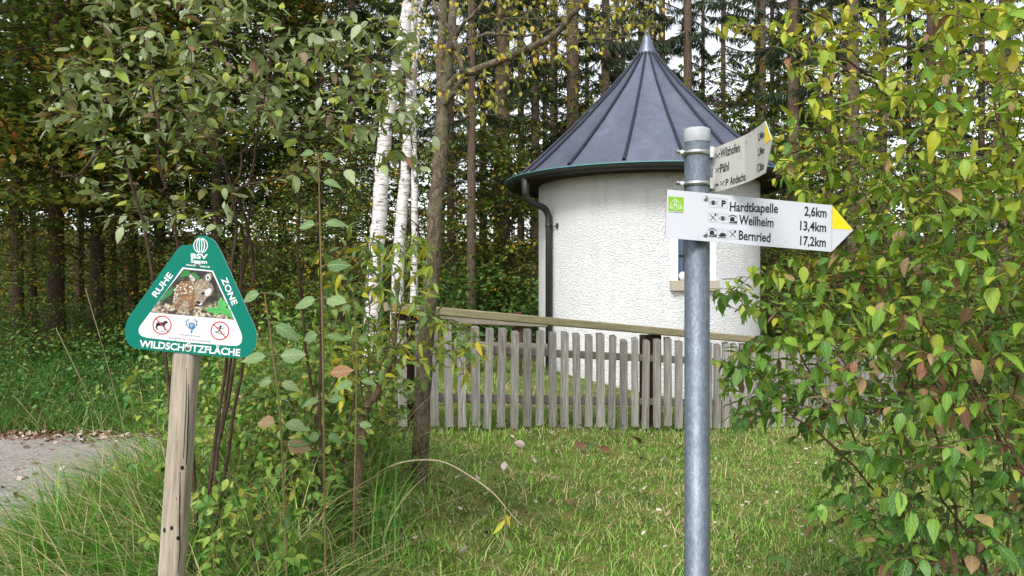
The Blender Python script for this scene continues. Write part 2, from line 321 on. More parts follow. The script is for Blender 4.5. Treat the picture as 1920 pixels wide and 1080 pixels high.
# window: smooth plaster surround, reveal, frame, bars, leaded glass, stone sill
am = (wa0 + wa1) / 2; er = np.array([math.sin(am), -math.cos(am), 0]); et = np.array([math.cos(am), math.sin(am), 0]); ez = np.array([0, 0, 1.])
cc = np.array([CX, CY, 0]); hw = RW * math.sin((wa1 - wa0) / 2); rr = RW * math.cos((wa1 - wa0) / 2)
wc = lambda t, z, d=0: cc + er * (rr - d) + et * t + ez * z
b = MB(); bw = .095
for sg in (-1, 1):
    aa = np.linspace((wa1 - wa0) / 2, (wa1 - wa0) / 2 + bw / RW, 4) * sg + am
    for k in range(3):
        o_ = RW + .004
        b.add([cyl(o_, aa[k], wz0), cyl(o_, aa[k + 1], wz0), cyl(o_, aa[k + 1], wz1 + bw), cyl(o_, aa[k], wz1 + bw)], [[0, 1, 2, 3] if sg > 0 else [3, 2, 1, 0]])
aa = np.linspace(wa0, wa1, 7)
for k in range(6): b.add([cyl(RW + .004, aa[k], wz1), cyl(RW + .004, aa[k + 1], wz1), cyl(RW + .004, aa[k + 1], wz1 + bw), cyl(RW + .004, aa[k], wz1 + bw)], [[0, 1, 2, 3]])
for sg in (-1, 1): b.add([wc(sg * hw, wz0), wc(sg * hw, wz0, .16), wc(sg * hw, wz1, .16), wc(sg * hw, wz1)], [[0, 1, 2, 3]])
b.add([wc(-hw, wz1), wc(hw, wz1), wc(hw, wz1, .16), wc(-hw, wz1, .16)], [[0, 1, 2, 3]]); b.add([wc(-hw, wz0), wc(hw, wz0), wc(hw, wz0, .16), wc(-hw, wz0, .16)], [[0, 1, 2, 3]])
b.build('window_surround', M['smooth_plaster'], chapel)
win = mesh('window', [wc(-hw, wz0, .12), wc(hw, wz0, .12), wc(hw, wz1, .12), wc(-hw, wz1, .12)], [[0, 1, 2, 3]], M['glass'], chapel)
b = MB()
for t in (-hw + .02, hw - .02): b.box(wc(t, (wz0 + wz1) / 2, .105), (et, er, ez), (.018, .012, (wz1 - wz0) / 2))
b.build('window_frame', M['frame'], win); b = MB()
for z in (zfr(479), zfr(436)): b.box(wc(0, z, .112), (et, er, ez), (hw - .04, .006, .012))
b.build('glazing_bar', M['dark_steel'], win)
b = MB(); b.box(cc + er * (RW - .02) + ez * (wz0 - .062), (et, er, ez), (hw + .10, .075, .06), bev=.008); b.build('sill', M['stone_sill'], chapel)
for (t, r_, lab, h) in ((-hw + .07, .05, 'pale round stone lying on the chapel window sill beside the glass', .055), (-hw + .15, .03, 'small reddish stone beside the pale one on the chapel window sill', .035)):
    c0 = wc(t, wz0 + .0, .02); V = []; rs = np.random.RandomState(5)
    for j in range(7):
        ph = math.pi * j / 6
        for i in range(10):
            q = 1 + .15 * math.sin(i * 2.2 + j); V.append(c0 + (et * math.cos(i * .6283) * math.sin(ph) * q + er * .6 * math.sin(i * .6283) * math.sin(ph) * q) * r_ + ez * h * (1 - math.cos(ph)))
    F_ = [[j * 10 + i, j * 10 + (i + 1) % 10, j * 10 + 10 + (i + 1) % 10, j * 10 + 10 + i] for j in range(6) for i in range(10)]
    tag(mesh('pebble', V, F_, M['pebble'] if r_ > .04 else flat('reddish_stone', '9a6b58', .8), None, True), lab, 'stone')
# roof: 16 sheets with standing seams
prof = [(15, 103), (45, 141), (71, 172), (107, 209), (143, 246), (175, 276), (199, 299), (228, 325), (249, 341)]
prof = [(r * MPP, zof(y)) for r, y in prof]; NF = 16; a_off = math.radians(4.5)
V, F_ = [], []
for k in range(NF):
    a0, a1 = a_off + k * 2 * math.pi / NF, a_off + (k + 1) * 2 * math.pi / NF; b0 = len(V)
    for r, z in prof:
        for q in range(5):
            a = a0 + (a1 - a0) * q / 4; sag = 1 - .035 * math.sin(math.pi * q / 4); V.append(cyl(r * sag, a, z))
    F_ += [[b0 + j * 5 + i, b0 + (j + 1) * 5 + i, b0 + (j + 1) * 5 + i + 1, b0 + j * 5 + i + 1] for j in range(len(prof) - 1) for i in range(4)]
roof = mesh('roof', V, F_, M['roof'], chapel, True)
for k in range(NF):
    a = a_off + k * 2 * math.pi / NF; P = np.array([cyl(r + .012, a, z + .014) for r, z in prof[:-1]] + [cyl(prof[-1][0] - .02, a, prof[-1][1] + .03)])
    V, Q = tube(P, np.linspace(.014, .022, len(P)), 6); mesh('standing_seam', V, Q, M['seam'], roof, True)
b = MB(); b.lathe((CX, CY, 0), [(16.5 * MPP, zof(105)), (18 * MPP, zof(101)), (17 * MPP, zof(98)), (11 * MPP, zof(82)), (5 * MPP, zof(64)), (3 * MPP, zof(58)), (2.6 * MPP, zof(46)), (.5 * MPP, zof(43))], 24)
b.build('spire_cap', M['roof'], roof, True)
b = MB(); b.lathe((CX, CY, 0), [(RW - .02, zof(352)), (RW + .02, zof(352)), (247 * MPP, zof(347)), (249 * MPP, zof(343)), (240 * MPP, zof(340))], 96); b.build('soffit', M['soffit'], chapel, True)
gr_ = .062; gp = [(253 * MPP + gr_ - gr_ * math.cos(t) - .03, zof(345) - gr_ * 1.15 * math.sin(t)) for t in np.linspace(0, math.pi, 12)]
b = MB(); b.lathe((CX, CY, 0), gp + [(gp[-1][0] + .006, gp[-1][1] + .006), (gp[-1][0] - .010, gp[-1][1])] + [(r - (.004 if 0 < i_ else -.004), z + .006) for i_, (r, z) in enumerate(gp[::-1])], 120)
gut = b.build('gutter', M['gutter'], chapel, True)
b = MB(); b.lathe((CX, CY, 0), [(gp[-1][0] + .007, gp[-1][1] + .002), (gp[-1][0] + .008, gp[-1][1] + .012), (gp[-1][0] - .004, gp[-1][1] + .013)], 120); b.build('gutter_rim', M['verdigris'], gut, True)
for k in range(12):
    a = a_off + (k + .4) * 2 * math.pi / 12; P = np.array([cyl(r + .003 * (1 if i_ > 5 else 0), a, z - .004) for i_, (r, z) in enumerate(gp)])
    V, Q = tube(P, .008, 5); mesh('gutter_bracket', V, Q, M['gutter'], gut)
# downpipe on the camera side of the left edge
ad = math.radians(-63); rg = 253 * MPP + gr_ - .03
dp = [cyl(rg, ad, zof(352)), cyl(rg, ad, zof(372)), cyl(rg - .02, ad, zof(382)), cyl(rg - .10, ad, zof(392)), cyl(RW + .14, ad, zof(400)), cyl(RW + .075, ad, zof(412)), cyl(RW + .065, ad, zof(428))]
P = np.vstack([smoothline(dp, 5), [cyl(RW + .065, ad, cz - .05)]])
b = MB(); b.tube(P, .043, 14); pipe = b.build('downpipe', M['gutter'], chapel, True)
b = MB(); b.lathe(tuple(np.array(cyl(rg, ad, 0))), [(.046, zof(379)), (.05, zof(377)), (.062, zof(352)), (.03, zof(350))], 14); b.lathe(tuple(np.array(cyl(RW + .065, ad, 0))), [(.0445, zof(434)), (.049, zof(433)), (.049, zof(428)), (.0445, zof(427))], 14)
b.build('pipe_collar', M['gutter'], pipe, True)
b = MB(); q0 = np.array(cyl(RW + .05, ad + .02, zof(432))); q1 = np.array(cyl(RW + .01, ad + .075, zof(432))); b.tube([q0, q1], .008, 6); b.box(q1 + [0, -.01, 0], (et, er, ez), (.012, .012, .035)); b.build('pipe_bracket', M['gutter'], pipe)

# ---------------------------------------------------------------- the picket fence
FA, FD = np.array([-.32, 6.78]), np.array([.878, .478]); FN = np.array([.478, -.878])      # FN points to the camera
fz = lambda t: .425 - .083 * t
def ft_of(px):
    k = (px - 960) / F; return (k * FA[1] - FA[0]) / (FD[0] - k * FD[1])
fp = lambda t, off=0, z=0: np.array([*(FA + FD * t + FN * off), z])
fence = thing('picket_fence', fp(0, 0, float(g(*FA))), 'weathered grey wooden picket fence with mossy handrail in front of the white chapel', 'fence')
ex, ey, e3 = np.array([FD[0], FD[1], 0]), np.array([FN[0], FN[1], 0]), np.array([0, 0, 1.])
exs = nrm(np.array([FD[0], FD[1], -.083])); e3s = nrm(np.cross(ey, exs)) * -1
if e3s[2] < 0: e3s = -e3s
rs = np.random.RandomState(3); ts = []
t = ft_of(752)
pk = [752, 784, 812, 838, 863, 889, 913.5, 938, 962.5, 986, 1010, 1033.5, 1056, 1078.5, 1101, 1123, 1145, 1166.5, 1187.5, 1208, 1228.5, 1249, 1269.5, 1290, 1309]
ts = [ft_of(p) for p in pk]
while ts[-1] < 5.4: ts.append(ts[-1] + .114)
for t in ts:
    hh = .425 + rs.uniform(-.008, .008); tl = rs.normal(0, .012); zz = fz(t) + .425 + rs.normal(0, .008); wd = .0315 + rs.uniform(-.004, .004)
    c = fp(t, .024, zz); up = nrm(e3 + ex * tl); b = MB(); X_, Y_ = ex, ey
    V = []
    for z_, cut in ((-hh, 0), (hh, .018)):                      # slightly slanted sawn top
        for a_, d_ in ((-wd, -.02), (wd, -.02), (wd, .02), (-wd, .02)): V.append(c + X_ * a_ + Y_ * d_ + up * (z_ - (cut if d_ > 0 else 0) + (rs.uniform(-.003, .003))))
    mesh('picket', np.array(V), [[3, 2, 1, 0], [4, 5, 6, 7], [0, 1, 5, 4], [1, 2, 6, 5], [2, 3, 7, 6], [3, 0, 4, 7]], M['picket'], fence)
def beam(name, pts, h, mat, parent, bev=.01, org=True):
    """a beam along pts[0]-pts[1], its origin at its middle and its own x along it, so the grain follows"""
    p0, p1 = pts; d = nrm(p1 - p0); L = np.linalg.norm(p1 - p0) / 2; yv = nrm(np.cross([0, 0, 1.], d)); zv = np.cross(d, yv)
    b = MB(); b.box((0, 0, 0), ((0, 1, 0), (0, 0, 1), (1, 0, 0)), (h[0], h[1], L), bev=bev)
    o = mesh(name, np.array(b.v) + WL[parent.name], b.f, mat, parent); c = (p0 + p1) / 2
    from mathutils import Matrix
    o.matrix_local = Matrix(((d[0], yv[0], zv[0], c[0] - WL[parent.name][0]), (d[1], yv[1], zv[1], c[1] - WL[parent.name][1]), (d[2], yv[2], zv[2], c[2] - WL[parent.name][2]), (0, 0, 0, 1))); return o
tl, tr = ft_of(722), 5.5
zr_ = lambda t: 1.375 - .097 * t
beam('handrail', (fp(tl, .0, zr_(tl)), fp(tr, .0, zr_(tr))), (.062, .036), M['rail'], fence)
for dz, nm in ((.655, 'stringer'), (.235, 'stringer')):
    o0, o1 = ft_of(745), 5.5; beam(nm, (fp(o0, -.032, fz(o0) + dz), fp(o1, -.032, fz(o1) + dz)), (.032, .034), M['stringer'], fence)
for px in (768, 1234):
    t = ft_of(px); 
    for k in (-1, 1):
        zt_ = zr_(t) - .04; zb_ = float(g(*(FA + FD * t - FN * .12))) - .2
        b = MB(); b.box(fp(t + k * .049, -.12, (zt_ + zb_) / 2), (ex, ey, e3), (.047, .055, (zt_ - zb_) / 2), bev=.006); b.build('post', M['fpost'], fence)
t = 4.6; b = MB(); b.box(fp(t, -.12, zr_(t) - .75), (ex, ey, e3), (.06, .055, .71), bev=.006); b.build('post', M['fpost'], fence)
# the far side of the enclosure, seen between the pickets
q0, q1 = np.array([-1.05, 9.2]), np.array([.42, 9.75]); d_ = (q1 - q0) / np.linalg.norm(q1 - q0)
rf = thing('rail_fence', (*q0, float(g(*q0))), 'low grey two rail fence behind the pickets, left of the chapel wall', 'fence')
for z_ in (.36, .66): beam('rail', (np.array([*q0, g(*q0) + z_]), np.array([*q1, g(*q1) + z_])), (.03, .05), M['stringer'], rf)
for k in (.1, .62, 1.2):
    c = q0 + d_ * k; b = MB(); b.box((c[0] , c[1] + .085, float(g(*c)) + .35), ((1, 0, 0), (0, 1, 0), (0, 0, 1)), (.05, .05, .42), bev=.006); b.build('post', M['fpost'], rf)

# ---------------------------------------------------------------- drawing on signs
_tc = {}
def glyphs(body, bold=0):
    if (body, bold) in _tc: return _tc[body, bold]
    c = bpy.data.curves.new('lettering', 'FONT'); c.body = body; c.size = 1; c.offset = bold; c.resolution_u = 3; c.fill_mode = 'BOTH' if False else 'FRONT'
    o = bpy.data.objects.new('lettering', c); COL.link(o); dg = bpy.context.evaluated_depsgraph_get(); dg.update()
    me = bpy.data.meshes.new_from_object(o.evaluated_get(dg)); V = np.array([v.co[:2] for v in me.vertices]); F_ = [list(p.vertices) for p in me.polygons]
    bpy.data.objects.remove(o); bpy.data.curves.remove(c); bpy.data.meshes.remove(me); _tc[body, bold] = (V, F_); return V, F_
class Draw:
    """flat print in sign pixels; build() lays it on a sign through fn(x, y, offset)"""
    def __init__(s): s.v, s.f = [], []
    def poly(s, pts): b = len(s.v); s.v += [tuple(p) for p in pts]; s.f.append([b + i for i in range(len(pts))])
    def ring(s, c, rx, ry, th, n=28, a0=0, a1=2 * math.pi, rot=0):
        for k in range(n):
            q = []
            for a, o in ((a0 + (a1 - a0) * k / n, 0), (a0 + (a1 - a0) * (k + 1) / n, 0), (a0 + (a1 - a0) * (k + 1) / n, 1), (a0 + (a1 - a0) * k / n, 1)):
                x, y = (rx - th * o) * math.cos(a), (ry - th * o) * math.sin(a); q.append((c[0] + x * math.cos(rot) - y * math.sin(rot), c[1] + x * math.sin(rot) + y * math.cos(rot)))
            s.poly(q)
    def disc(s, c, rx, ry=None, n=20, rot=0):
        ry = ry or rx; s.poly([(c[0] + rx * math.cos(a) * math.cos(rot) - ry * math.sin(a) * math.sin(rot), c[1] + rx * math.cos(a) * math.sin(rot) + ry * math.sin(a) * math.cos(rot)) for a in np.arange(n) * 2 * math.pi / n])
    def line(s, pts, w_):
        for p, q in zip(pts, pts[1:]):
            p, q = np.array(p, float), np.array(q, float); d = q - p; d /= np.linalg.norm(d); k = np.array([-d[1], d[0]]) * w_ / 2; s.poly([p - k, q - k, q + k, p + k])
    def text(s, body, p0, p1, cap, bold=.0, up=None):
        V, F_ = glyphs(body, bold); H = glyphs('H', 0)[0][:, 1].max(); p0, p1 = np.array(p0, float), np.array(p1, float)
        d = p1 - p0; L = np.linalg.norm(d); d /= L; up = np.array([d[1], -d[0]]) if up is None else np.array(up, float); x0, x1 = V[:, 0].min(), V[:, 0].max(); b = len(s.v)
        s.v += [tuple(p0 + d * L * (x - x0) / (x1 - x0) + up * cap * y / H) for x, y in V]; s.f += [[b + i for i in f] for f in F_]
    def build(s, name, mat, fn, off, parent):
        return mesh(name, [fn(x, y, off) for x, y in s.v], s.f, mat, parent)
def plate(name, pts, fn, th, mats, parent, off=0):
    n = len(pts); V = [fn(x, y, off) for x, y in pts] + [fn(x, y, off - th) for x, y in pts]
    return mesh(name, V, [list(range(n)), list(range(n, 2 * n))[::-1]] + [[i, i + n, (i + 1) % n + n, (i + 1) % n] for i in range(n)], mats, parent, False, [0, 1] + [2] * n)
def screw(name, c, nv, r, parent, mats=None):
    """domed screw head with a recessed socket and washer, facing nv"""
    nv = nrm(np.array(nv, float)); a = nrm(np.cross(nv, [0, 0, 1.])); b_ = np.cross(nv, a); V, F_, mi = [], [], []; n = 20
    for rr_, h in ((1, 0), (1, .12), (.72, .16), (.70, .42), (.55, .58), (.30, .62), (.28, .35), (.01, .35)):
        V += [c + (a * math.cos(t) + b_ * math.sin(t)) * r * rr_ + nv * r * h for t in np.arange(n) * 2 * math.pi / n]
    for j in range(7): F_ += [[j * n + i, j * n + (i + 1) % n, j * n + n + (i + 1) % n, j * n + n + i] for i in range(n)]; mi += [1 if j > 5 else 0] * n
    return mesh(name, V, F_, mats or [M['steel'], M['dark_steel']], parent, False, mi)
def planefn(A, B, ox, oy, k):
    """zoom pixel -> point on the upright plane through A and B (x, y on the map)"""
    A, B = np.array(A, float), np.array(B, float); d = B - A; nv = np.array([d[1], -d[0]]); nv /= np.linalg.norm(nv)
    if nv[1] > 0: nv = -nv
    def fn(x, y, off=0):
        px, py = ox + x / k, oy + y / k; r = np.array([(px - 960) / F, 1.0]); t = nv @ A / (nv @ r); q = r * t + nv * off
        return np.array([q[0], q[1], CAMZ - (py - 540) / F * t])
    return fn, np.array([nv[0], nv[1], 0])

# ---------------------------------------------------------------- hiking signpost
PX, PY = (1307 - 960) / F * 2.43, 2.43; pz = float(g(PX, PY))
sp = thing('hiking_signpost', (PX, PY, pz), 'galvanised steel signpost with two white hiking arrows at different angles', 'signpost')
zp = lambda y: CAMZ - (y - 540) / F * 2.43
b = MB(); b.lathe((PX, PY, 0), [(.038, pz - .3), (.038, zp(266)), (.0345, zp(266)), (.03, zp(268))], 40); b.build('pole', M['galv'], sp, True)
b = MB(); b.lathe((PX, PY, 0), [(.0388, zp(267.5)), (.0395, zp(266.5)), (.0395, zp(246)), (.037, zp(242.5)), (.030, zp(240.5)), (.001, zp(240))], 40); b.build('pole_cap', M['cap'], sp, True)
for yb in (287, 345):
    b = MB(); h = .0075; b.lathe((PX, PY, 0), [(.0382, zp(yb) - h), (.0405, zp(yb) - h), (.0405, zp(yb) + h), (.0382, zp(yb) + h)], 40)
    cl = b.build('clamp', M['steel'], sp, True); q = np.array([PX - .043, PY - .012, zp(yb)])
    b = MB(); b.tube([q + [-.008, -.014, 0], q + [-.008, .02, 0]], .006, 8); b.tube([q + [.004, -.008, 0], q + [-.02, -.008, 0]], .0045, 8); b.tube([q + [-.018, -.008, 0], q + [-.024, -.008, 0]], .0075, 6); b.build('clamp_bolt', M['steel'], cl)
    b = MB(); b.box((PX + .040, PY - .008, zp(yb)), ((1, 0, 0), (0, 1, 0), (0, 0, 1)), (.006, .014, .016)); b.build('clamp_lug', M['steel'], cl)
fn, nv = planefn((.1933 * 2.355, 2.355), (.4 * 2.43, 2.43), 1230, 200, 3.6)
arm = plate('arrow_sign', [(76, 558), (1188, 665), (1332, 832), (1185, 980), (62, 885)], fn, .003, [M['sign_white'], M['sign_back'], M['sign_edge']], sp)
tag(arm, 'white arrow sign pointing away from the pole with a yellow upper tip, three places and distances')
D = Draw(); D.poly([(1189.5, 668), (1329, 832), (1188.5, 822)]); D.build('yellow_tip', M['yellow'], fn, .0006, arm)
D = Draw(); D.line([(1188, 667), (1185, 978)], 2.5); D.build('groove', M['sign_back'], fn, .0006, arm)
k_ = .012
for body, x0, y0, x1, y1 in (('Hardtkapelle', 497, 704, 822, 717), ('Weilheim', 558, 792, 792, 813), ('Bernried', 557, 896, 771, 915), ('2,6km', 1000, 734, 1150, 748), ('13,4km', 971, 832, 1147, 846), ('17,2km', 971, 933, 1145, 947)):
    D = Draw(); D.text(body, (x0, y0), (x1, y1), 60, .02, (.04, -1)); D.build('lettering', M['black_ink'], fn, .0008, arm)
def sw(x, y): return y + .09 * x                                # the print follows the slope of the sign
def eye(D, c, s):
    x, y = c; D.ring((x, y), 23 * s, 15 * s, 2.6 * s, 20); D.disc((x, y), 9 * s); D.ring((x, y), 13 * s, 13 * s, 2 * s, 16)
def cutlery(D, c, s):
    x, y = c; D.line([(x - 22 * s, y - 24 * s), (x + 22 * s, y + 24 * s)], 5 * s); D.line([(x + 22 * s, y - 24 * s), (x - 22 * s, y + 24 * s)], 4 * s)
    D.poly([(x - 24 * s, y - 28 * s), (x - 14 * s, y - 20 * s), (x - 4 * s, y - 6 * s), (x - 10 * s, y - 4 * s)]); D.disc((x + 19 * s, y - 21 * s), 7 * s, 9 * s)
def train(D, c, s):
    x, y = c; D.line([(x - 27 * s, y - 20 * s), (x, y - 31 * s), (x + 27 * s, y - 14 * s)], 5 * s)
    D.poly([(x - 17 * s, y + 12 * s), (x - 19 * s, y - 8 * s), (x - 12 * s, y - 17 * s), (x + 5 * s, y - 17 * s), (x + 12 * s, y - 8 * s), (x + 11 * s, y + 13 * s)])
    D.line([(x - 22 * s, y + 20 * s), (x + 26 * s, y + 24 * s)], 6 * s); D.line([(x - 12 * s, y + 12 * s), (x - 20 * s, y + 24 * s)], 4 * s); D.line([(x + 5 * s, y + 12 * s), (x + 12 * s, y + 24 * s)], 4 * s); D.poly([(x + 14 * s, y + 10 * s), (x + 28 * s, y + 11 * s), (x + 28 * s, y + 25 * s), (x + 14 * s, y + 24 * s)])
def ship(D, c, s):
    x, y = c; D.poly([(x - 27 * s, y + 2 * s), (x + 27 * s, y + 2 * s), (x + 20 * s, y + 14 * s), (x - 20 * s, y + 14 * s)]); D.poly([(x - 15 * s, y - 8 * s), (x + 18 * s, y - 8 * s), (x + 20 * s, y + 1 * s), (x - 18 * s, y + 1 * s)]); D.line([(x, y - 8 * s), (x, y - 20 * s)], 4 * s)
    D.line([(x - 26 * s, y + 21 * s), (x - 9 * s, y + 18 * s), (x + 9 * s, y + 22 * s), (x + 26 * s, y + 20 * s)], 4 * s)
for f_, c_, s_ in ((eye, (386, 648), 1), (None, (440, 672), 1), (cutlery, (384, 748), .9), (eye, (450, 754), 1), (train, (518, 762), 1), (train, (380, 852), 1), (ship, (448, 862), 1), (cutlery, (516, 862), .9)):
    D = Draw(); f_(D, c_, s_) if f_ else D.text('P', (440, 672), (470, 674), 38, .05); D.build('pictogram', M['black_ink'], fn, .0008, arm)
for x, y in ((385, 648), (452, 653), (384, 748), (450, 755), (518, 762), (381, 850), (448, 860), (516, 864)): D = Draw(); D.line([(x - 30, y - 33), (x + 30, y - 28), (x + 30, y + 33), (x - 30, y + 28), (x - 30, y - 33)], 1.6); D.build('pictogram_box', M['sign_back'], fn, .0006, arm)
D = Draw(); D.poly([(84, 605), (187, 613), (185, 708), (82, 703)]); D.build('emblem', M['lime'], fn, .0006, arm)
D = Draw(); D.line([(128, 622), (150, 640), (172, 668), (176, 685)], 2.2); D.line([(176, 685), (150, 692), (112, 690), (92, 682)], 2.2); D.line([(92, 682), (98, 660), (112, 636), (128, 622)], 2.2)
D.ring((132, 645), 9, 20, 3, 18, rot=.05); D.ring((113, 672), 9, 18, 3, 18, rot=1.0); D.ring((152, 675), 9, 19, 3, 18, rot=-1.2); D.build('emblem_outline', M['white_ink'], fn, .0009, arm)
for x0, x1, mt in ((83, 112, 'lime'), (118, 148, 'blue_ink'), (153, 184, 'red_ink')): D = Draw(); D.line([(x0, 711 + (x0 - 83) * .05), (x1, 711 + (x1 - 83) * .05)], 4); D.build('emblem_stripe', M[mt], fn, .0006, arm)
screw('bolt', fn(335, 620, .0004), nv, .0085, arm); screw('bolt', fn(333, 863, .0004), nv, .0085, arm)
b = MB(); b.box(np.array([PX, PY - .0455, zp(402)]), ((1, 0, 0), (0, 1, 0), (0, 0, 1)), (.03, .0055, .058)); b.build('mounting_bracket', M['galv'], sp)
# the second arrow: bent sheet coming towards the camera
tx = np.array([358, 398, 500, 600, 680, 735]); tt = np.array([291, 277, 236, 193, 145, 98]); tb = np.array([575, 582, 549, 516, 481, 447])
def cfn(x, y, off=0):
    def at(x):
        h = np.interp(x, [358, 398, 500, 600, 680, 735, 785], [305, 305, 313, 323, 336, 349, 358]); d = 2.43 * 305 / h + (.0 if x > 398 else (398 - x) * .0002)
        return S(1230 + x / 3.6, 0, d)[:2], d
    p, d = at(x); q, _ = at(x + 6); r, _ = at(x - 6); tv = q - r; nv = np.array([tv[1], -tv[0]]); nv /= np.linalg.norm(nv)
    if nv @ p > 0: nv = -nv
    return np.array([*(p + nv * off), CAMZ - (200 + y / 3.6 - 540) / F * d])
xs_ = np.linspace(358, 735, 26); T_ = np.interp(xs_, tx, tt); B_ = np.interp(xs_, tx, tb)
for arr in (T_, B_): arr[3:-3] = np.convolve(arr, np.ones(7) / 7, 'valid')
n = len(xs_); V = [cfn(x, t) for x, t in zip(xs_, T_)] + [cfn(x, t) for x, t in zip(xs_, B_)]; F_ = [[i, i + 1, n + i + 1, n + i] for i in range(n - 1)]
tip = [cfn(779, 222), cfn(735, 256)]; V += tip; F_ += [[n - 1, 2 * n, 2 * n + 1], [2 * n + 1, 2 * n, 2 * n - 1]]
o_ = len(V); V += [cfn(x, t, -.003) for x, t in zip(xs_, T_)] + [cfn(x, t, -.003) for x, t in zip(xs_, B_)] + [cfn(779, 222, -.003), cfn(735, 256, -.003)]
F_ += [[o_ + i for i in f[::-1]] for f in F_]; mi = [0] * (len(F_) // 2) + [1] * (len(F_) // 2)
rim = list(range(n)) + [2 * n] + list(range(2 * n - 1, n - 1, -1)); F_ += [[rim[i], rim[(i + 1) % len(rim)], o_ + rim[(i + 1) % len(rim)], o_ + rim[i]] for i in range(len(rim))]; mi += [0] * len(rim)
arm2 = mesh('arrow_sign', V, F_, [M['sign_dirty'], M['sign_back']], sp, False, mi); tag(arm2, 'bent and dirty white arrow sign curving towards the viewer with a narrow yellow tip')
D = Draw(); D.poly([(736, 101), (777, 222), (736, 254)]); D.build('yellow_tip', M['yellow'], cfn, .0008, arm2)
for body, x0, y0, x1, y1, cp in (('Wilzhofen', 436, 346, 566, 302, 58), ('Pähl', 433, 446, 494, 428, 56), ('Andechs', 500, 530, 606, 496, 54), ('P', 471, 534, 491, 529, 42), ('2,4km', 690, 229, 731, 204, 46), ('5,9km', 690, 332, 731, 311, 46), ('17,2km', 681, 443, 729, 420, 50)): D = Draw(); D.text(body, (x0, y0), (x1, y1), cp, .02, (0, -1)); D.build('lettering', M['black_ink'], cfn, .0008, arm2)
for f_, x, y, s_ in ((cutlery, 416, 333, .72), (cutlery, 414, 430, .62), (cutlery, 447, 518, .62), (cutlery, 374, 330, .5), (cutlery, 373, 433, .5), (eye, 413, 527, .55), (eye, 374, 528, .5)): D = Draw(); f_(D, (x, y), s_); D.build('pictogram', M['black_ink'], cfn, .0008, arm2)
b = MB(); p0 = cfn(360, 433); b.box((p0 + [PX + .03, PY, p0[2]]) / 2, ((1, 0, 0), (0, 1, 0), (0, 0, 1)), (.012, .006, .055)); b.build('mounting_bracket', M['galv'], sp)

# ---------------------------------------------------------------- green wildlife sign on its leaning wooden post
d0 = 2.28; ax0, ax1 = S(355, 600, d0 + .036), S(322, 1080, d0 + .036); dv = nrm(ax1 - ax0); gz = float(g(ax1[0], ax1[1])); foot = ax0 + dv * ((ax0[2] - gz + .25) / -dv[2])
ws = thing('wildlife_sign', ax0 + dv * ((ax0[2] - gz) / -dv[2]), 'green triangular wildlife rest zone sign with fawn picture on a leaning wooden post', 'sign')
zx = -dv; xx = nrm(np.array([1, 0, 0]) - zx * zx[0]); yy = np.cross(zx, xx); L = np.linalg.norm(foot - ax0); V, F_ = [], []; pr = []
for a in np.linspace(0, 2 * math.pi, 25)[:-1]: pr.append((.0345 * np.sign(math.cos(a)) * abs(math.cos(a)) ** .55, .034 * np.sign(math.sin(a)) * abs(math.sin(a)) ** .75))
K = 14
for j in range(K + 1):
    c = ax0 + dv * L * j / K; q = 1 + .015 * math.sin(j * 1.7)
    V += [c + xx * x * q + yy * y * q for x, y in pr]
F_ = [[j * 24 + i, j * 24 + (i + 1) % 24, j * 24 + 24 + (i + 1) % 24, j * 24 + 24 + i] for j in range(K) for i in range(24)] + [list(range(24))[::-1]]
from mathutils import Matrix
R3 = np.array([xx, yy, zx]); o = mesh('post', (np.array(V) - ax0) @ R3.T + WL[ws.name], F_, M['wood_post'], ws, True)
tr_ = ax0 - WL[ws.name]; o.matrix_local = Matrix([[xx[r], yy[r], zx[r], tr_[r]] for r in range(3)] + [[0, 0, 0, 1]])
# knots and a long drying crack, cut by hand into the front face
def onpost(px, py):
    r = np.array([(px - 960) / F, 1, -(py - 540) / F]); o0 = np.array([0, 0, CAMZ]); best = None
    for t in np.linspace(d0 - .02, d0 + .06, 161):
        p = o0 + r * t; q = p - ax0; a, c = q @ xx / .0345, q @ yy / .034
        if abs(a) ** (2 / .55) + abs(c) ** (2 / .75) <= 1: return p + np.array([0, -.0009, 0])
    return o0 + r * d0
def ink(name, polys):
    V, F_ = [], []
    for pts in polys: b0 = len(V); V.extend(onpost(*p) for p in pts); F_.append([b0 + i for i in range(len(pts))])
    mesh(name, V, F_, M['wood_dark'], ws)
for x, y, rx, ry in ((342, 877, 3.6, 4.2), (331, 935.5, 1.3, 1.3), (322, 990, 3.3, 4.2), (308.5, 994, 2.4, 5), (334, 1009, 3.2, 4.2), (346.5, 1002, 1.8, 4), (358, 884, 1.8, 4)): ink('knot', [[(x + rx * math.cos(a), y + ry * math.sin(a)) for a in np.arange(10) * .6283]])
ck = [(354, 720, .5), (353, 790, 1.2), (351, 850, 1.0), (349, 872, .6)]; ck2 = [(338, 885, .5), (337.5, 930, 1.3), (337, 990, 1.3), (338, 1030, .9), (334, 1075, .5)]; ck3 = [(350, 690, .4), (349, 760, .8), (344, 860, .5)]
for c_ in (ck, ck2, ck3):
    pp = []
    for (x0, y0, w0), (x1, y1, w1) in zip(c_, c_[1:]): 
        for k in range(4):
            f0, f1 = k / 4, (k + 1) / 4; a_ = lambda f: (x0 + (x1 - x0) * f, y0 + (y1 - y0) * f, w0 + (w1 - w0) * f); A_, B2 = a_(f0), a_(f1); pp.append([(A_[0] - A_[2], A_[1]), (A_[0] + A_[2], A_[1]), (B2[0] + B2[2], B2[1]), (B2[0] - B2[2], B2[1])])
    ink('drying_crack', pp)
fn, nv = planefn((-1, d0), (1, d0), 200, 420, 4)
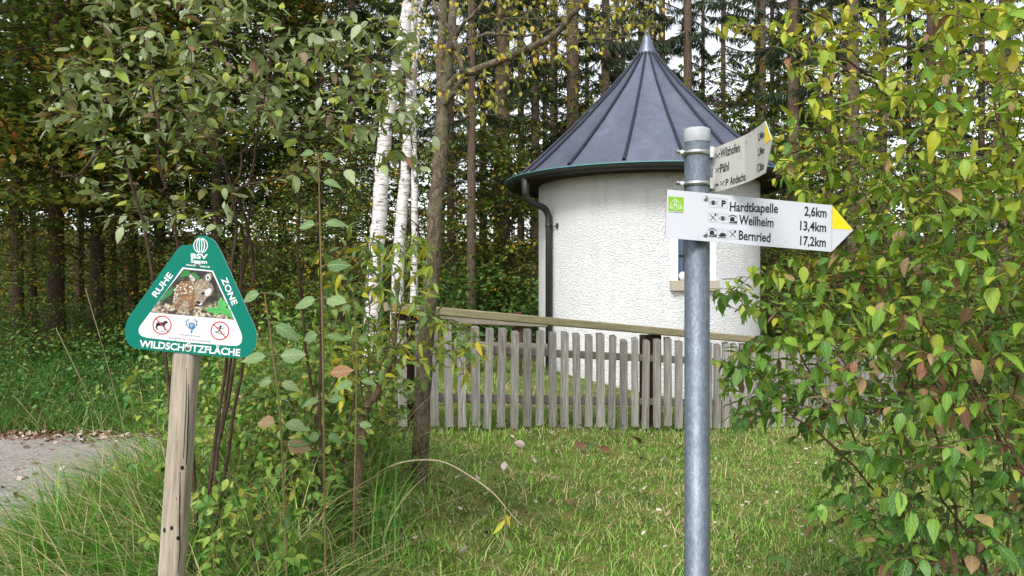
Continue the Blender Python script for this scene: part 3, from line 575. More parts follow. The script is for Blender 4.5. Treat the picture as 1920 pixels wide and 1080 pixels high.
outl = [(680, 88), (735, 87), (780, 103), (812, 130), (840, 172), (870, 230), (990, 500), (1108, 765), (1124, 812), (1127, 850), (1120, 910), (1103, 948), (1075, 980), (1035, 1000), (980, 1007), (600, 972), (235, 938), (195, 925), (165, 900), (146, 868), (136, 825), (138, 780), (150, 730), (180, 675), (300, 510), (420, 340), (530, 190), (552, 166), (578, 157), (620, 160), (640, 152), (656, 138), (672, 112)]
pl = plate('sign_plate', outl, fn, .003, [M['teal'], M['sign_back'], M['white_ink']], ws)
D = Draw(); D.poly([(570, 325), (798, 350), (880, 530), (968, 718), (1008, 812), (1017, 850), (1012, 885), (1000, 903), (975, 914), (935, 914), (620, 889), (300, 853), (262, 840), (243, 818), (240, 792), (250, 765), (330, 660), (440, 510)]); D.build('pale_panel', M['panel'], fn, .0005, pl)
m = NT('printed_leaf_litter'); v = m.coord(); nz = m.noise(v, 95, 5, .7); m.set(m.ramp(nz, [(.36, hexc('1d1814')), (.47, hexc('4a3c31')), (.56, hexc('a8977f')), (.66, hexc('e0d6c6'))]), .4); M['p_litter'] = m.mat
m = NT('printed_shade'); v = m.coord(); nz = m.noise(v, 60, 4, .6); m.set(m.ramp(nz, [(.4, hexc('17130f')), (.55, hexc('2c231d')), (.66, hexc('3f5a2c'))]), .4); M['p_dark'] = m.mat
m = NT('printed_fur'); v = m.coord(); nz = m.noise(v, 110, 4, .6); m.set(m.ramp(nz, [(.3, hexc('4d3523')), (.5, hexc('7f5c3c')), (.7, hexc('ad8a62'))]), .4); M['p_fur'] = m.mat
m = NT('printed_grey_fur'); v = m.coord(); nz = m.noise(v, 110, 4, .6); m.set(m.ramp(nz, [(.3, hexc('54483c')), (.5, hexc('8c7d6a')), (.7, hexc('b5a78f'))]), .4); M['p_grey'] = m.mat
M['p_green'] = flat('printed_leaf', '4faa55', .4); M['p_mid'] = flat('printed_dark_leaf', '2f7a38', .4)
D = Draw(); D.poly([(578, 338), (790, 358), (872, 536), (958, 718), (332, 662), (450, 500)]); pic = D.build('picture', M['p_dark'], fn, .0009, pl)
D = Draw(); D.poly([(395, 582), (520, 612), (700, 622), (880, 560), (958, 718), (332, 662), (360, 618)]); D.build('picture_litter', M['p_litter'], fn, .0012, pic)
D = Draw(); D.poly([(580, 345), (632, 352), (612, 390), (560, 400), (548, 392)]); D.build('picture_leaf', M['p_mid'], fn, .0013, pic); D = Draw(); D.poly([(450, 510), (490, 480), (495, 520), (440, 560), (400, 590), (420, 545)]); D.build('picture_leaf', M['p_mid'], fn, .0013, pic); D = Draw(); D.poly([(620, 370), (660, 362), (700, 400), (690, 420), (640, 412)]); D.build('picture_leaf', M['p_mid'], fn, .0013, pic)
D = Draw(); D.poly([(496, 612), (505, 540), (520, 470), (560, 430), (625, 425), (665, 445), (690, 520), (670, 600), (640, 645), (560, 655), (520, 640)]); D.build('fawn_body', M['p_fur'], fn, .0015, pic)
D = Draw(); D.poly([(540, 640), (560, 590), (600, 570), (625, 600), (615, 655), (575, 662)]); D.poly([(500, 580), (530, 520), (545, 560), (520, 610)]); D.build('fawn_shading', M['p_dark'] if False else M['p_grey'], fn, .0017, pic)
rs = np.random.RandomState(8); D = Draw()
for k in range(46):
    u, q = rs.rand(2); x = 508 + u * 145; y = 440 + q * 120 + (1 - u) * 25
    if y < 560 - u * 60: D.disc((x, y), rs.uniform(3, 8), rs.uniform(2, 5), 8, rs.uniform(-.8, .8))
for k in range(8): D.disc((502 + k * 4, 580 - k * 17), 5, 4, 8)
D.build('fawn_spots', M['white_ink'], fn, .0018, pic)
D = Draw(); D.poly([(655, 470), (672, 430), (705, 412), (745, 420), (790, 450), (806, 490), (790, 530), (752, 552), (728, 590), (705, 612), (680, 606), (664, 580), (668, 540), (655, 505)]); D.poly([(612, 385), (630, 375), (660, 396), (672, 425), (650, 438), (628, 420)]); D.poly([(735, 420), (738, 385), (758, 368), (785, 372), (790, 405), (772, 435)]); D.build('fawn_head', M['p_grey'], fn, .0020, pic)
D = Draw(); D.poly([(622, 390), (634, 385), (655, 404), (662, 424), (645, 424)]); D.poly([(746, 418), (748, 392), (762, 380), (776, 386), (776, 408), (764, 426)]); D.poly([(690, 596), (720, 590), (716, 606), (700, 610)]); D.poly([(740, 500), (775, 480), (790, 500), (770, 530), (745, 540)]); D.build('fawn_pale_fur', M['panel'], fn, .0022, pic)
D = Draw(); D.disc((723, 520), 15, 9, 14, -.3); D.disc((690, 588), 18, 11, 14, .3); D.poly([(752, 396), (764, 388), (770, 404), (760, 420)]); D.poly([(634, 394), (650, 408), (648, 418), (638, 408)]); D.build('fawn_eye_and_nose', M['black_ink'], fn, .0024, pic)
D = Draw(); D.poly([(735, 640), (790, 622), (830, 630), (835, 590), (860, 545), (875, 575), (915, 600), (890, 625), (930, 640), (945, 690), (950, 712), (890, 680), (850, 665), (820, 700), (810, 665), (770, 665)]); D.build('picture_leaf', M['p_green'], fn, .0016, pic)
D = Draw(); D.line([(845, 640), (890, 655), (940, 700)], 3); D.line([(845, 640), (870, 570)], 3); D.line([(845, 640), (760, 645)], 3); D.build('picture_leaf_vein', M['p_mid'], fn, .0018, pic)
# lettering
D = Draw()
for p, q in ((80, 0), (-80, 0)): pass
D.ring((705, 161), 54, 58, 6, 36); D.ring((705, 161), 33, 56, 7, 30); D.ring((705, 161), 13, 55, 7, 24); D.build('globe_emblem', M['white_ink'], fn, .0006, pl)
for tx, p_, q_, cp, bo, mt in (('BSV', (632, 256), (757, 262), 34, .03, 'white_ink'), ('Saaten', (630, 288), (753, 298), 27, .02, 'white_ink'), ('www.bsv-saaten.de', (596, 311), (775, 329), 14, .02, 'white_ink'), ('RUHE', (373, 553), (500, 385), 44, .02, 'white_ink'), ('ZONE', (859, 414), (943, 612), 43, .02, 'white_ink'), ('WILDSCHÜTZFLÄCHE', (246, 921), (1000, 990), 50, .025, 'white_ink'), ('www.bsv-service.de', (545, 833), (700, 848), 11, .01, 'black_ink'), ('Vielen Dank für Ihre Rücksichtnahme', (455, 858), (782, 889), 14, .0, 'black_ink')):
    D = Draw(); D.text(tx, p_, q_, cp, bo); D.build('lettering', M[mt], fn, .0008, pl)
D = Draw()
dog = [(366, 782), (372, 745), (384, 736), (408, 738), (428, 736), (436, 724), (450, 726), (461, 736), (458, 744), (446, 747), (436, 762), (440, 792), (444, 798), (434, 797), (428, 768), (412, 764), (392, 764), (380, 770), (384, 796), (374, 796), (372, 778)]
D.poly(dog); D.line([(386, 803), (444, 808)], 3); D.build('dog_pictogram', M['black_ink'], fn, .0008, pl); D = Draw(); D.disc((855, 768), 9); D.line([(852, 776), (846, 798)], 11); D.line([(850, 780), (870, 788), (880, 782)], 5); D.line([(850, 780), (834, 776), (826, 786)], 5); D.line([(846, 798), (862, 808), (858, 828)], 6); D.line([(845, 798), (832, 812), (818, 812)], 6)
D.build('runner_pictogram', M['black_ink'], fn, .0008, pl)
D = Draw(); D.line([(806, 808), (828, 806), (845, 820), (868, 826), (890, 822)], 6); D.build('green_ground_line', M['ink_green'], fn, .0009, pl)
D = Draw(); D.ring((416, 758), 72, 72, 9, 40); D.line([(370, 708), (462, 808)], 8); D.build('prohibition_ring', M['red_ink'], fn, .0010, pl); D = Draw(); D.ring((850, 801), 71, 71, 9, 40); D.line([(803, 752), (893, 850)], 8); D.build('prohibition_ring', M['red_ink'], fn, .0010, pl)
D = Draw()
D.poly([(612, 745), (638, 738), (664, 748), (660, 775), (640, 798), (618, 775)])
for sgn in (-1, 1):
    D.line([(638 + sgn * 12, 790), (638 + sgn * 30, 770), (638 + sgn * 40, 745), (638 + sgn * 34, 722), (638 + sgn * 18, 712)], 6); D.line([(638 + sgn * 36, 760), (638 + sgn * 48, 752)], 5); D.line([(638 + sgn * 36, 740), (638 + sgn * 46, 728)], 5); D.line([(638 + sgn * 30, 722), (638 + sgn * 20, 734)], 4)
D.poly([(628, 798), (648, 798), (640, 822), (633, 822)]); D.build('crest', M['blue_ink'], fn, .0008, pl)
D = Draw(); D.line([(626, 752), (650, 752), (638, 775), (626, 752)], 3); D.line([(630, 762), (646, 762)], 3); D.build('crest_lines', M['panel'], fn, .0011, pl)
screw('screw', fn(683, 302, .0008), nv, .0085, pl); screw('screw', fn(607, 926, .0008), nv, .0088, pl)
# ---------------------------------------------------------------- plant toolkit
UP = np.array([0, 0, 1.])
def leaves(P, D, U, L, Wd, tint, detail=2, fold=.25, droop=.25):
    """P base points, D directions, U rough up; L lengths, Wd width/length. returns V, list of faces, tint"""
    n = len(P); P, D, U = np.asarray(P, float), nrm(np.asarray(D, float)), np.asarray(U, float)
    Sv = nrm(np.cross(D, U)); N = np.cross(Sv, D); L = np.broadcast_to(np.asarray(L, float), (n,))[:, None]; Wd = np.broadcast_to(np.asarray(Wd, float), (n,))[:, None]
    if detail >= 2:
        rr = np.random.RandomState(n); fold = fold + rr.normal(0, .18, (n, 1)); droop = droop + rr.normal(0, .22, (n, 1))
        t = [0, .16, .45, .75, 1.]; hw = [0, .36, .5, .30, 0]
        mid = [P + L * (D * a - N * droop * a * a) for a in t]
        ls = [mid[k] + L * Wd * hw[k] * (Sv + N * fold) for k in (1, 2, 3)]; rs_ = [mid[k] + L * Wd * hw[k] * (-Sv + N * fold) for k in (1, 2, 3)]
        V = np.stack(mid + ls + rs_, 1); k = 11
        tri = np.array([[0, 1, 5], [3, 4, 7], [0, 8, 1], [3, 10, 4]]); qd = np.array([[1, 2, 6, 5], [2, 3, 7, 6], [1, 8, 9, 2], [2, 9, 10, 3]])
        off = np.arange(n)[:, None, None] * k
        return V.reshape(-1, 3), [(tri[None] + off).reshape(-1, 3), (qd[None] + off).reshape(-1, 4)], np.repeat(tint, k)
    mid = P + L * (D * .5 - N * droop * .3); tip = P + L * (D - N * droop)
    V = np.stack([P, mid + L * Wd * .5 * (Sv + N * fold), tip, mid + L * Wd * .5 * (-Sv + N * fold)], 1)
    off = np.arange(n)[:, None, None] * 4
    return V.reshape(-1, 3), [(np.array([[0, 1, 2], [0, 2, 3]])[None] + off).reshape(-1, 3)], np.repeat(tint, 4)
class Leaves:
    def __init__(s): s.P, s.D, s.U, s.L, s.W, s.T = [], [], [], [], [], []
    def add(s, P, D, U, L, W, T):
        P = np.atleast_2d(P); n = len(P); s.P.append(P); s.D.append(np.broadcast_to(D, (n, 3))); s.U.append(np.broadcast_to(U, (n, 3)))
        for a, v in ((s.L, L), (s.W, W), (s.T, T)): a.append(np.broadcast_to(np.asarray(v, float), (n,)))
    def cat(s): return [np.concatenate(a) for a in (s.P, s.D, s.U, s.L, s.W, s.T)]
    def build(s, name, mat, parent=None, detail=2, fold=.25, droop=.25, rel=True):
        P, D, U, L, W, T = s.cat(); V, F_, tt = leaves(P, D, U, L, W, T, detail, fold, droop); 
        uv = (np.tile([0, 0, 0, 0, 0, 1, 1, 1, 1, 1, 1], len(P)), np.tile([0, .16, .45, .75, 1, .16, .45, .75, .16, .45, .75], len(P))) if detail >= 2 else None
        return bigmesh(name, V, F_, mat, parent, tt, rel=rel, uv=uv)
class Plant:
    """branches grown from hand-drawn stems towards target points (each new branch leaves the nearest fitting node)"""
    def __init__(s, seed): s.P, s.par, s.rmin, s.chains, s.rs = [], [], [], [], np.random.RandomState(seed)
    def stem(s, pts, r0, r1, k=6, wob=0.0, start=-1):
        L = smoothline(pts, k); n = len(L); idx = [start] if start >= 0 else []
        for i, p in enumerate(L):
            if start >= 0 and i == 0: continue
            q = p + s.rs.normal(0, wob, 3) * (0 < i < n - 1); s.par.append(idx[-1] if idx else -1); s.P.append(q); s.rmin.append(r0 + (r1 - r0) * i / (n - 1)); idx.append(len(s.P) - 1)
        s.chains.append((idx, False)); return idx
    def nearest(s, p): return int(np.argmin(np.linalg.norm(np.array(s.P) - p, axis=1)))
    def grow(s, T, step=.09, arch=.25, wob=.012, rtip=.0012, maxd=9, down=1.5, minr=0):
        for T_ in T:
            A = np.array(s.P); d = np.linalg.norm(A - T_, axis=1) + down * np.maximum(0, A[:, 2] - T_[2]) * .6
            k = int(np.argmin(d)); a = A[k]; L = np.linalg.norm(T_ - a)
            if L < step * .6 or L > maxd: continue
            pd = nrm(a - A[s.par[k]]) if s.par[k] >= 0 else UP; c = a + (pd * .45 + UP * arch) * L * .5 + (T_ - a) * .2
            n = max(2, int(L / step)); idx = [k]
            for i in range(1, n + 1):
                t = i / n; q = (1 - t) ** 2 * a + 2 * t * (1 - t) * c + t * t * T_ + s.rs.normal(0, wob, 3) * (i < n)
                s.par.append(idx[-1]); s.P.append(q); s.rmin.append(rtip); idx.append(len(s.P) - 1)
            s.chains.append((idx, True))
    def radii(s, p=2.4, scale=1.0):
        n = len(s.P); acc = np.array(s.rmin) ** p; kids = np.zeros(n)
        for i in range(n - 1, -1, -1):
            r = max(acc[i], kids[i]); acc[i] = r
            if s.par[i] >= 0: kids[s.par[i]] += r * .9
        return np.array([a ** (1 / p) for a in acc]) * scale
    def wood(s, name, mat, parent, n=5, rmax=None, rel=True):
        R = s.radii(); A = np.array(s.P); tb = Tubes()
        for idx, tw in s.chains:
            if len(idx) < 2: continue
            r = R[idx].copy()
            if tw: r[0] = min(r[0], r[1] * 1.15)
            else: r = np.array(s.rmin)[idx]
            if rmax: r = np.minimum(r, rmax)
            tb.add(A[idx], r, 8 if r.max() > .012 else n if r.max() > .004 else 4)
        return tb.build(name, mat, parent, rel)
    def leaf_up(s, lv, spacing, length, width, tint, reach=.5, opposite=True, spread=.85, fwd=.45, sag=.25, skip=.1, upj=.35, all_=False, lscale=(.7, 1.15)):
        """leaves along the outer part of each twig"""
        A = np.array(s.P); rs = s.rs
        for idx, tw in s.chains:
            if not (tw or all_) or len(idx) < 2: continue
            P = A[idx]; seg = np.linalg.norm(np.diff(P, axis=0), axis=1); cum = np.concatenate([[0], np.cumsum(seg)]); Lt = cum[-1]
            pos = np.arange(max(Lt - reach, .02), Lt + 1e-6, spacing)
            if len(pos) == 0: pos = np.array([Lt])
            for k, q in enumerate(pos):
                j = min(np.searchsorted(cum, q, 'right') - 1, len(seg) - 1); p = P[j] + (P[j + 1] - P[j]) * ((q - cum[j]) / max(seg[j], 1e-6)); T = nrm(P[j + 1] - P[j])
                sv = np.cross(T, UP); sv = nrm(sv) if np.linalg.norm(sv) > .05 else np.array([1., 0, 0]); bn = np.cross(sv, T)
                a = rs.uniform(-.5, .5) + (math.pi / 2 if abs(T[2]) > .75 and k % 2 else 0); side = sv * math.cos(a) + bn * math.sin(a)
                for sg in ((1, -1) if opposite else ((1,) if k % 2 else (-1,))):
                    if rs.rand() < skip: continue
                    sg_ = sag(p) if callable(sag) else sag; D = nrm(T * fwd + side * sg * spread - UP * sg_ + rs.normal(0, .22, 3)); U = UP + rs.normal(0, upj, 3)
                    l = length * rs.uniform(*lscale); lv.add(p, D, U, l, width * rs.uniform(.85, 1.15), tint(p, rs))
            lv.add(P[-1], nrm(P[-1] - P[-2] - UP * .1), UP + rs.normal(0, upj, 3), length * rs.uniform(*lscale), width, tint(P[-1], rs))
def inpoly(px, py, poly):
    x, y = np.asarray(px, float), np.asarray(py, float); c = np.zeros(x.shape, bool)
    for (x0, y0), (x1, y1) in zip(poly, poly[1:] + poly[:1]):
        k = ((y0 > y) != (y1 > y)); c ^= k & (x < (x1 - x0) * (y - y0) / ((y1 - y0) or 1e-9) + x0)
    return c
def sample(poly, n, d0, d1, rs, dens=None):
    """n points whose bearings fill the outline and whose distances spread over d0..d1"""
    P = np.array(poly); o = []
    while len(o) < n:
        x, y = rs.uniform(P[:, 0].min(), P[:, 0].max()), rs.uniform(P[:, 1].min(), P[:, 1].max())
        if inpoly(np.array([x]), np.array([y]), poly)[0] and (dens is None or rs.rand() < dens(x, y)): o.append(S(x, y, rs.uniform(d0, d1) if not callable(d0) else d0(x, y, rs)))
    return np.array(o)
def gp3(x, y, z=0): return np.array([x, y, float(g(x, y)) + z])
def copy_thing(src, loc, label, rz=0, scale=1, sub=None, group=None):
    r = src.copy(); COL.link(r); r.location = [float(c) for c in loc]; r.rotation_euler = (0, 0, rz); r.scale = (scale,) * 3; WL[r.name] = np.array(loc, float)
    r['label'] = label
    if group: r['group'] = group
    for ch in list(src.children):
        c = ch.copy(); COL.link(c); c.parent = r
        if sub and ch.name.split('.')[0] in sub: c.scale = sub[ch.name.split('.')[0]]
    return r

# ---------------------------------------------------------------- big dogwood-like shrub on the right
rs = np.random.RandomState(11)
shrub = thing('leafy_shrub', gp3(2.0, 3.2), 'big yellow green shrub with drooping leaves and many thin stems beside the steel signpost', 'shrub')
pl_ = Plant(21)
for bx, by, tx_, ty_, d in ((1.9, 3.1, 1500, 120, 3.3), (2.1, 3.3, 1640, 20, 3.2), (1.95, 2.9, 1700, 260, 2.8), (2.2, 3.0, 1800, -40, 3.0), (2.1, 2.8, 1860, 160, 2.6), (1.75, 3.0, 1500, 330, 3.0), (1.6, 3.1, 1440, 560, 2.95),
                        (1.65, 2.9, 1420, 700, 2.75), (1.75, 2.8, 1560, 640, 2.6), (2.0, 2.6, 1700, 560, 2.4), (2.2, 2.6, 1850, 480, 2.3), (2.4, 2.9, 1960, 60, 2.8), (2.5, 3.2, 1980, 300, 3.0), (2.3, 3.5, 1760, 60, 3.7), (1.7, 3.3, 1560, 460, 3.4), (2.0, 2.45, 1820, 720, 2.2)):
    b0 = gp3(bx, by, -.03); e = S(tx_, ty_, d); m1 = b0 * .62 + e * .38 + UP * .14 * np.linalg.norm(e - b0) + rs.normal(0, .05, 3); m1[:2] = b0[:2] * .74 + e[:2] * .26
    pl_.stem([b0, b0 + UP * .25 + (m1 - b0) * .1, m1, e], .009, .003, 9, .01)
tb0 = S(1640, 150, 3.2); j_ = pl_.nearest(tb0)
for e_ in ([(1560, 95), (1470, 62), (1400, 50), (1345, 48)], [(1560, 120), (1500, 75), (1450, 40)], [(1600, 100), (1540, 30), (1480, 20)]):
    ix = pl_.stem([pl_.P[j_]] + [S(x, y, 3.1 - .02 * n) for n, (x, y) in enumerate(e_)], .005, .002, 7, .006, j_); pl_.chains[-1] = (ix, True)
RED = S(1720, 650, 2.4)
outline = [(1350, 40), (1420, 35), (1490, 60), (1560, 20), (1660, -60), (2020, -80), (2020, 1180), (1480, 1180), (1440, 1060), (1500, 1000), (1540, 900), (1460, 830), (1370, 790), (1345, 700), (1345, 640), (1420, 640), (1440, 600), (1340, 580), (1340, 520), (1420, 490), (1520, 470), (1600, 470), (1620, 430), (1590, 390), (1450, 350), (1440, 300), (1460, 240), (1500, 190), (1480, 110), (1420, 70)]
def depth(x, y, rs):
    near = 2.05 + max(0, (1640 - x)) / 300 * .75
    if x < 1680 and y < 560: near = max(near, 2.66)
    return near + rs.rand() ** 1.3 * (3.9 - near)
dens = lambda x, y: (.5 if y < 300 else 1.0 if x > 1620 else 1.15 if 420 < y < 790 else .6) * (.38 if y > 790 and x < 1600 else 1) * (.75 if 760 < y else 1)
T = sample(outline, 2500, depth, None, rs, dens); o_ = np.argsort(np.linalg.norm(T - gp3(2.0, 3.0, .4), axis=1)); pl_.grow(T[o_], .09, .22, .012, .0012, down=.6)
pl_.wood('stems', M['twig'], shrub); lv = Leaves()
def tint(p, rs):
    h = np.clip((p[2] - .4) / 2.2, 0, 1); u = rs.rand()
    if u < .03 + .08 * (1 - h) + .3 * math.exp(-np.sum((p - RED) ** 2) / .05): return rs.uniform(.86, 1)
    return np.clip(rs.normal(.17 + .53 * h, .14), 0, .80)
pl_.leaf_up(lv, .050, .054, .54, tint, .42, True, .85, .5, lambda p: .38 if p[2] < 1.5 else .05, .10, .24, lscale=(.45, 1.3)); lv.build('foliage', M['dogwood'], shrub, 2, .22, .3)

# ---------------------------------------------------------------- wayfaring tree behind the green sign
vib = thing('wayfaring_shrub', gp3(-1.0, 3.3), 'tall open shrub with grey green oval leaves and dark stems behind the green sign', 'shrub'); rs = np.random.RandomState(5); pl_ = Plant(6)
for pts, r in (([(345, 800), (330, 470), (305, 330), (283, 140), (265, 60)], 3.05), ([(340, 780), (470, 560), (430, 330), (330, 200), (180, 90)], 3.3), ([(330, 800), (455, 520), (435, 390), (470, 250), (540, 130)], 3.2), ([(325, 800), (450, 560), (480, 260), (500, 100), (450, 20)], 3.5), ([(590, 760), (600, 420), (620, 300), (700, 230), (790, 270)], 3.5), ([(345, 760), (250, 345), (140, 330), (105, 320)], 3.0), ([(335, 800), (440, 420), (380, 290), (330, 250)], 3.1), ([(590, 700), (560, 400), (600, 160), (690, 60)], 3.6)):
    P_ = [S(x, y, r + .1 * math.sin(i * 2.3)) for i, (x, y) in enumerate(pts)]; P_[0] = gp3(P_[0][0] * .9 - .05, r, -.02); pl_.stem(P_, .008, .003, 7, .008)
vo_ = [(70, 200), (90, 130), (150, 20), (250, -30), (420, -20), (520, 0), (600, 10), (720, 20), (800, 50), (790, 130), (800, 240), (850, 270), (780, 330), (720, 310), (620, 290), (600, 350), (520, 330), (480, 440), (430, 440), (330, 420), (240, 430), (170, 400), (110, 330), (200, 300), (150, 270), (80, 260)]
T = sample(vo_, 560, 2.75, 3.9, rs, lambda x, y: (1.0 if y < 250 else .3) * (.25 if 430 < x < 520 and y > 240 else 1) * (.4 if x < 260 and 30 < y < 120 else 1)); T = T[np.argsort(-T[:, 1] * 0 + np.linalg.norm(T - gp3(-1, 3.3, .5), axis=1))]
pl_.grow(T, .10, .2, .014, .0014, down=.5); pl_.wood('stems', M['dark_bark'], vib); lv = Leaves()
def tv(p, rs):
    u = rs.rand(); e = np.clip((p[0] + .8) * .35, 0, .3)
    return rs.uniform(.86, 1) if u < .07 + e * .4 else rs.uniform(.62, .84) if u < .30 + e else rs.uniform(.2, .64)
pl_.leaf_up(lv, .062, .058, .56, tv, .36, True, .85, .5, .12, .10, .32, lscale=(.45, 1.2)); lv.build('foliage', M['viburnum'], vib, 2, -.10, .28)

# ---------------------------------------------------------------- lichen-covered fruit tree between sign and fence
ft = thing('lichen_tree', gp3(-.6, 5.1), 'slim half bare tree with lichened forked trunk and long bare limb standing before the fence', 'tree'); pl_ = Plant(9); D5 = 5.1
q = lambda *a: [S(x, y, D5 + dz) for x, y, dz in a]
tr0 = q((783, 960, 0), (788, 860, 0), (793, 720, .0), (803, 590, 0), (812, 470, 0), (817, 380, 0), (826, 290, 0), (829, 215, 0), (832, 180, 0)); tr0[0] = gp3(tr0[0][0], D5, -.1)
i0 = pl_.stem(tr0, .056, .043, 6, .004); top = i0[-1]
lim = [pl_.stem([pl_.P[i0[-3]]] + q((826, 120, .05), (830, 60, .08), (832, -60, .1), (838, -300, .1)), .036, .02, 6, .004, i0[-3]), pl_.stem([pl_.P[top]] + q((842, 120, -.05), (848, 60, -.1), (853, -40, -.1), (870, -280, -.15)), .034, .02, 6, .004, top)]
fk = pl_.stem([pl_.P[i0[-5]]] + q((852, 172, -.12), (866, 148, -.2), (862, 110, -.2), (850, 70, -.2), (828, 35, -.2), (812, 0, -.15), (800, -120, 0)), .022, .010, 6, .003, i0[-5])
lg = pl_.stem([pl_.P[top]] + q((858, 146, -.1), (900, 128, -.15), (950, 108, -.2), (1010, 82, -.3), (1045, 60, -.3), (1075, 25, -.35), (1110, -10, -.4), (1170, -80, -.5)), .030, .014, 6, .003, top)
l2 = pl_.stem([pl_.P[top]] + q((852, 100, .1), (885, 78, .2), (912, 64, .25), (965, 66, .3), (1010, 62, .3), (1060, 40, .35)), .018, .006, 6, .003, top)
l3 = pl_.stem([pl_.P[lim[1][8]]] + q((862, 55, -.2), (885, 30, -.3), (908, 0, -.3), (930, -60, -.3)), .016, .008, 6, .003, lim[1][8])
l4 = pl_.stem([pl_.P[l2[-14]]] + q((940, 40, .3), (970, 34, .35), (1010, 36, .3), (1040, 34, .3)), .008, .003, 6, .003, l2[-14]); l5 = pl_.stem([pl_.P[lg[-20]]] + q((1080, 68, -.3), (1130, 74, -.3), (1180, 66, -.25), (1220, 52, -.25), (1245, 42, -.2)), .009, .003, 6, .004, lg[-20])
for p0, sgn in ((i0[22], 1), (i0[26], -1), (i0[30], 1), (i0[18], 1)):                                 # stubs on the trunk
    a = np.array(pl_.P[p0]); pl_.stem([a, a + np.array([.08 * sgn, -.05, .03]), a + np.array([.15 * sgn, -.08, .10])], .007, .003, 4, .003, p0)
rs = np.random.RandomState(31); T = np.vstack([sample([(760, -20), (1260, -60), (1250, 60), (1100, 110), (960, 170), (900, 230), (780, 160)], 480, 4.4, 5.8, rs), sample([(860, 150), (1000, 130), (980, 200), (880, 230)], 14, 4.6, 5.3, rs), sample([(820, 0), (1100, -250), (700, -250)], 60, 4.4, 5.8, rs)])
T = T[np.argsort(np.linalg.norm(T - np.array(pl_.P[top]), axis=1))]; pl_.grow(T, .09, .1, .02, .0016, down=.2)
pl_.wood('trunk', M['lichen_bark'], ft); lv = Leaves(); pl_.leaf_up(lv, .08, .040, .6, lambda p, rs: rs.uniform(.1, 1), .22, False, .8, .4, .2, .35, .6); lv.build('foliage', M['fruit'], ft, 2, .2, .3)

# ---------------------------------------------------------------- cut-back willow sapling in the foreground
wl_ = thing('willow_sapling', gp3(-.78, 3.85), 'small crooked sapling with pruned top and narrow yellow green leaves near the fence corner', 'sapling'); pl_ = Plant(14); DW = 3.85
q = lambda *a: [S(x, y, DW + dz) for x, y, dz in a]
t0 = q((657, 1090, 0), (663, 1000, 0), (672, 900, 0), (678, 830, 0), (684, 770, 0), (704, 740, 0), (722, 705, 0), (737, 672, 0)); t0[0] = gp3(t0[0][0], DW, -.06); i0 = pl_.stem(t0, .024, .019, 6, .003)
side = pl_.stem([pl_.P[i0[10]]] + q((650, 860, .1), (655, 800, .12), (668, 720, .15), (664, 640, .2)), .008, .004, 6, .004, i0[10])
shoots = [((684, 770), (660, 640), (645, 520), (655, 420)), ((690, 758), (690, 640), (680, 560), (676, 470)), ((737, 672), (750, 590), (760, 520), (765, 440)), ((735, 675), (770, 590), (800, 520), (802, 450)), ((720, 705), (760, 670), (820, 640), (900, 645)), ((728, 690), (770, 640), (830, 605), (890, 620)), ((700, 745), (640, 660), (610, 570), (600, 500)), ((712, 728), (700, 640), (716, 560), (712, 480)), ((684, 770), (640, 720), (600, 640), (588, 600)), ((730, 690), (700, 600), (690, 520), (700, 440)), ((704, 740), (770, 680), (850, 660), (870, 700)), ((735, 680), (790, 610), (850, 600), (910, 660)), ((690, 760), (730, 640), (745, 560), (735, 500))]
for k, sh in enumerate(shoots):
    p0 = S(*sh[0], DW); j = i0[int(np.argmin([np.linalg.norm(pl_.P[i] - p0) for i in i0]))]; z_ = (k % 5 - 2) * .07
    ix = pl_.stem([pl_.P[j]] + [S(x, y, DW + z_ * (n + 1) / 3) for n, (x, y) in enumerate(sh[1:])], .0045, .0018, 7, .004, j); pl_.chains[-1] = (ix, True)
rs = np.random.RandomState(4); T = sample([(590, 480), (700, 440), (800, 440), (830, 560), (900, 640), (880, 720), (780, 680), (700, 720), (640, 760), (600, 620)], 230, 3.5, 4.15, rs); pl_.grow(T, .07, .25, .008, .0014, maxd=.6)
pl_.wood('stem', M['willow_bark'], wl_); lv = Leaves(); pl_.leaf_up(lv, .034, .072, .34, lambda p, rs: np.clip(rs.normal(.55, .22), 0, 1), .62, False, .75, .6, .12, .12, .5)
lv.build('foliage', M['willow'], wl_, 2, .2, .3)

# ---------------------------------------------------------------- single-stemmed young plants with big soft leaves
def stalk(pts, d, leaf_at, lab, r=.0045, seed=0, L=.070):
    rs = np.random.RandomState(seed); P_ = [S(x, y, d) for x, y in pts]; P_[0] = gp3(P_[0][0], d, -.02); t = thing('young_plant', gp3(P_[0][0], d), lab, 'plant', 'single stemmed young plants')
    line = smoothline(P_, 8); tb = Tubes(); tb.add(line, np.linspace(r, r * .55, len(line)), 7); lv = Leaves()
    for y, n, sc_, tt_ in leaf_at:
        z = CAMZ - (y - 540) / F * d; j = int(np.argmin(np.abs(line[:, 2] - z))); a0 = rs.uniform(-.5, .5)
        for k in range(n):
            a = a0 + math.pi * k + rs.uniform(-.3, .3); D = np.array([math.cos(a), math.sin(a) * .8 - .15, rs.uniform(-.35, .25)]); D = nrm(D); pet = .02 * sc_
            tb.add(np.array([line[j], line[j] + D * pet * .6 + UP * .004, line[j] + D * pet]), .0018, 4); lv.add(line[j] + D * pet, D, UP * .7 + np.array([0, -.9, 0]) + rs.normal(0, .3, 3), L * sc_ * rs.uniform(.9, 1.1), .68, np.clip(tt_ + rs.uniform(-.1, .1), 0, 1))
    tb.build('stem', M['green_stem'], t); lv.build('foliage', M['sapling'], t, 2, .12, .35); return t
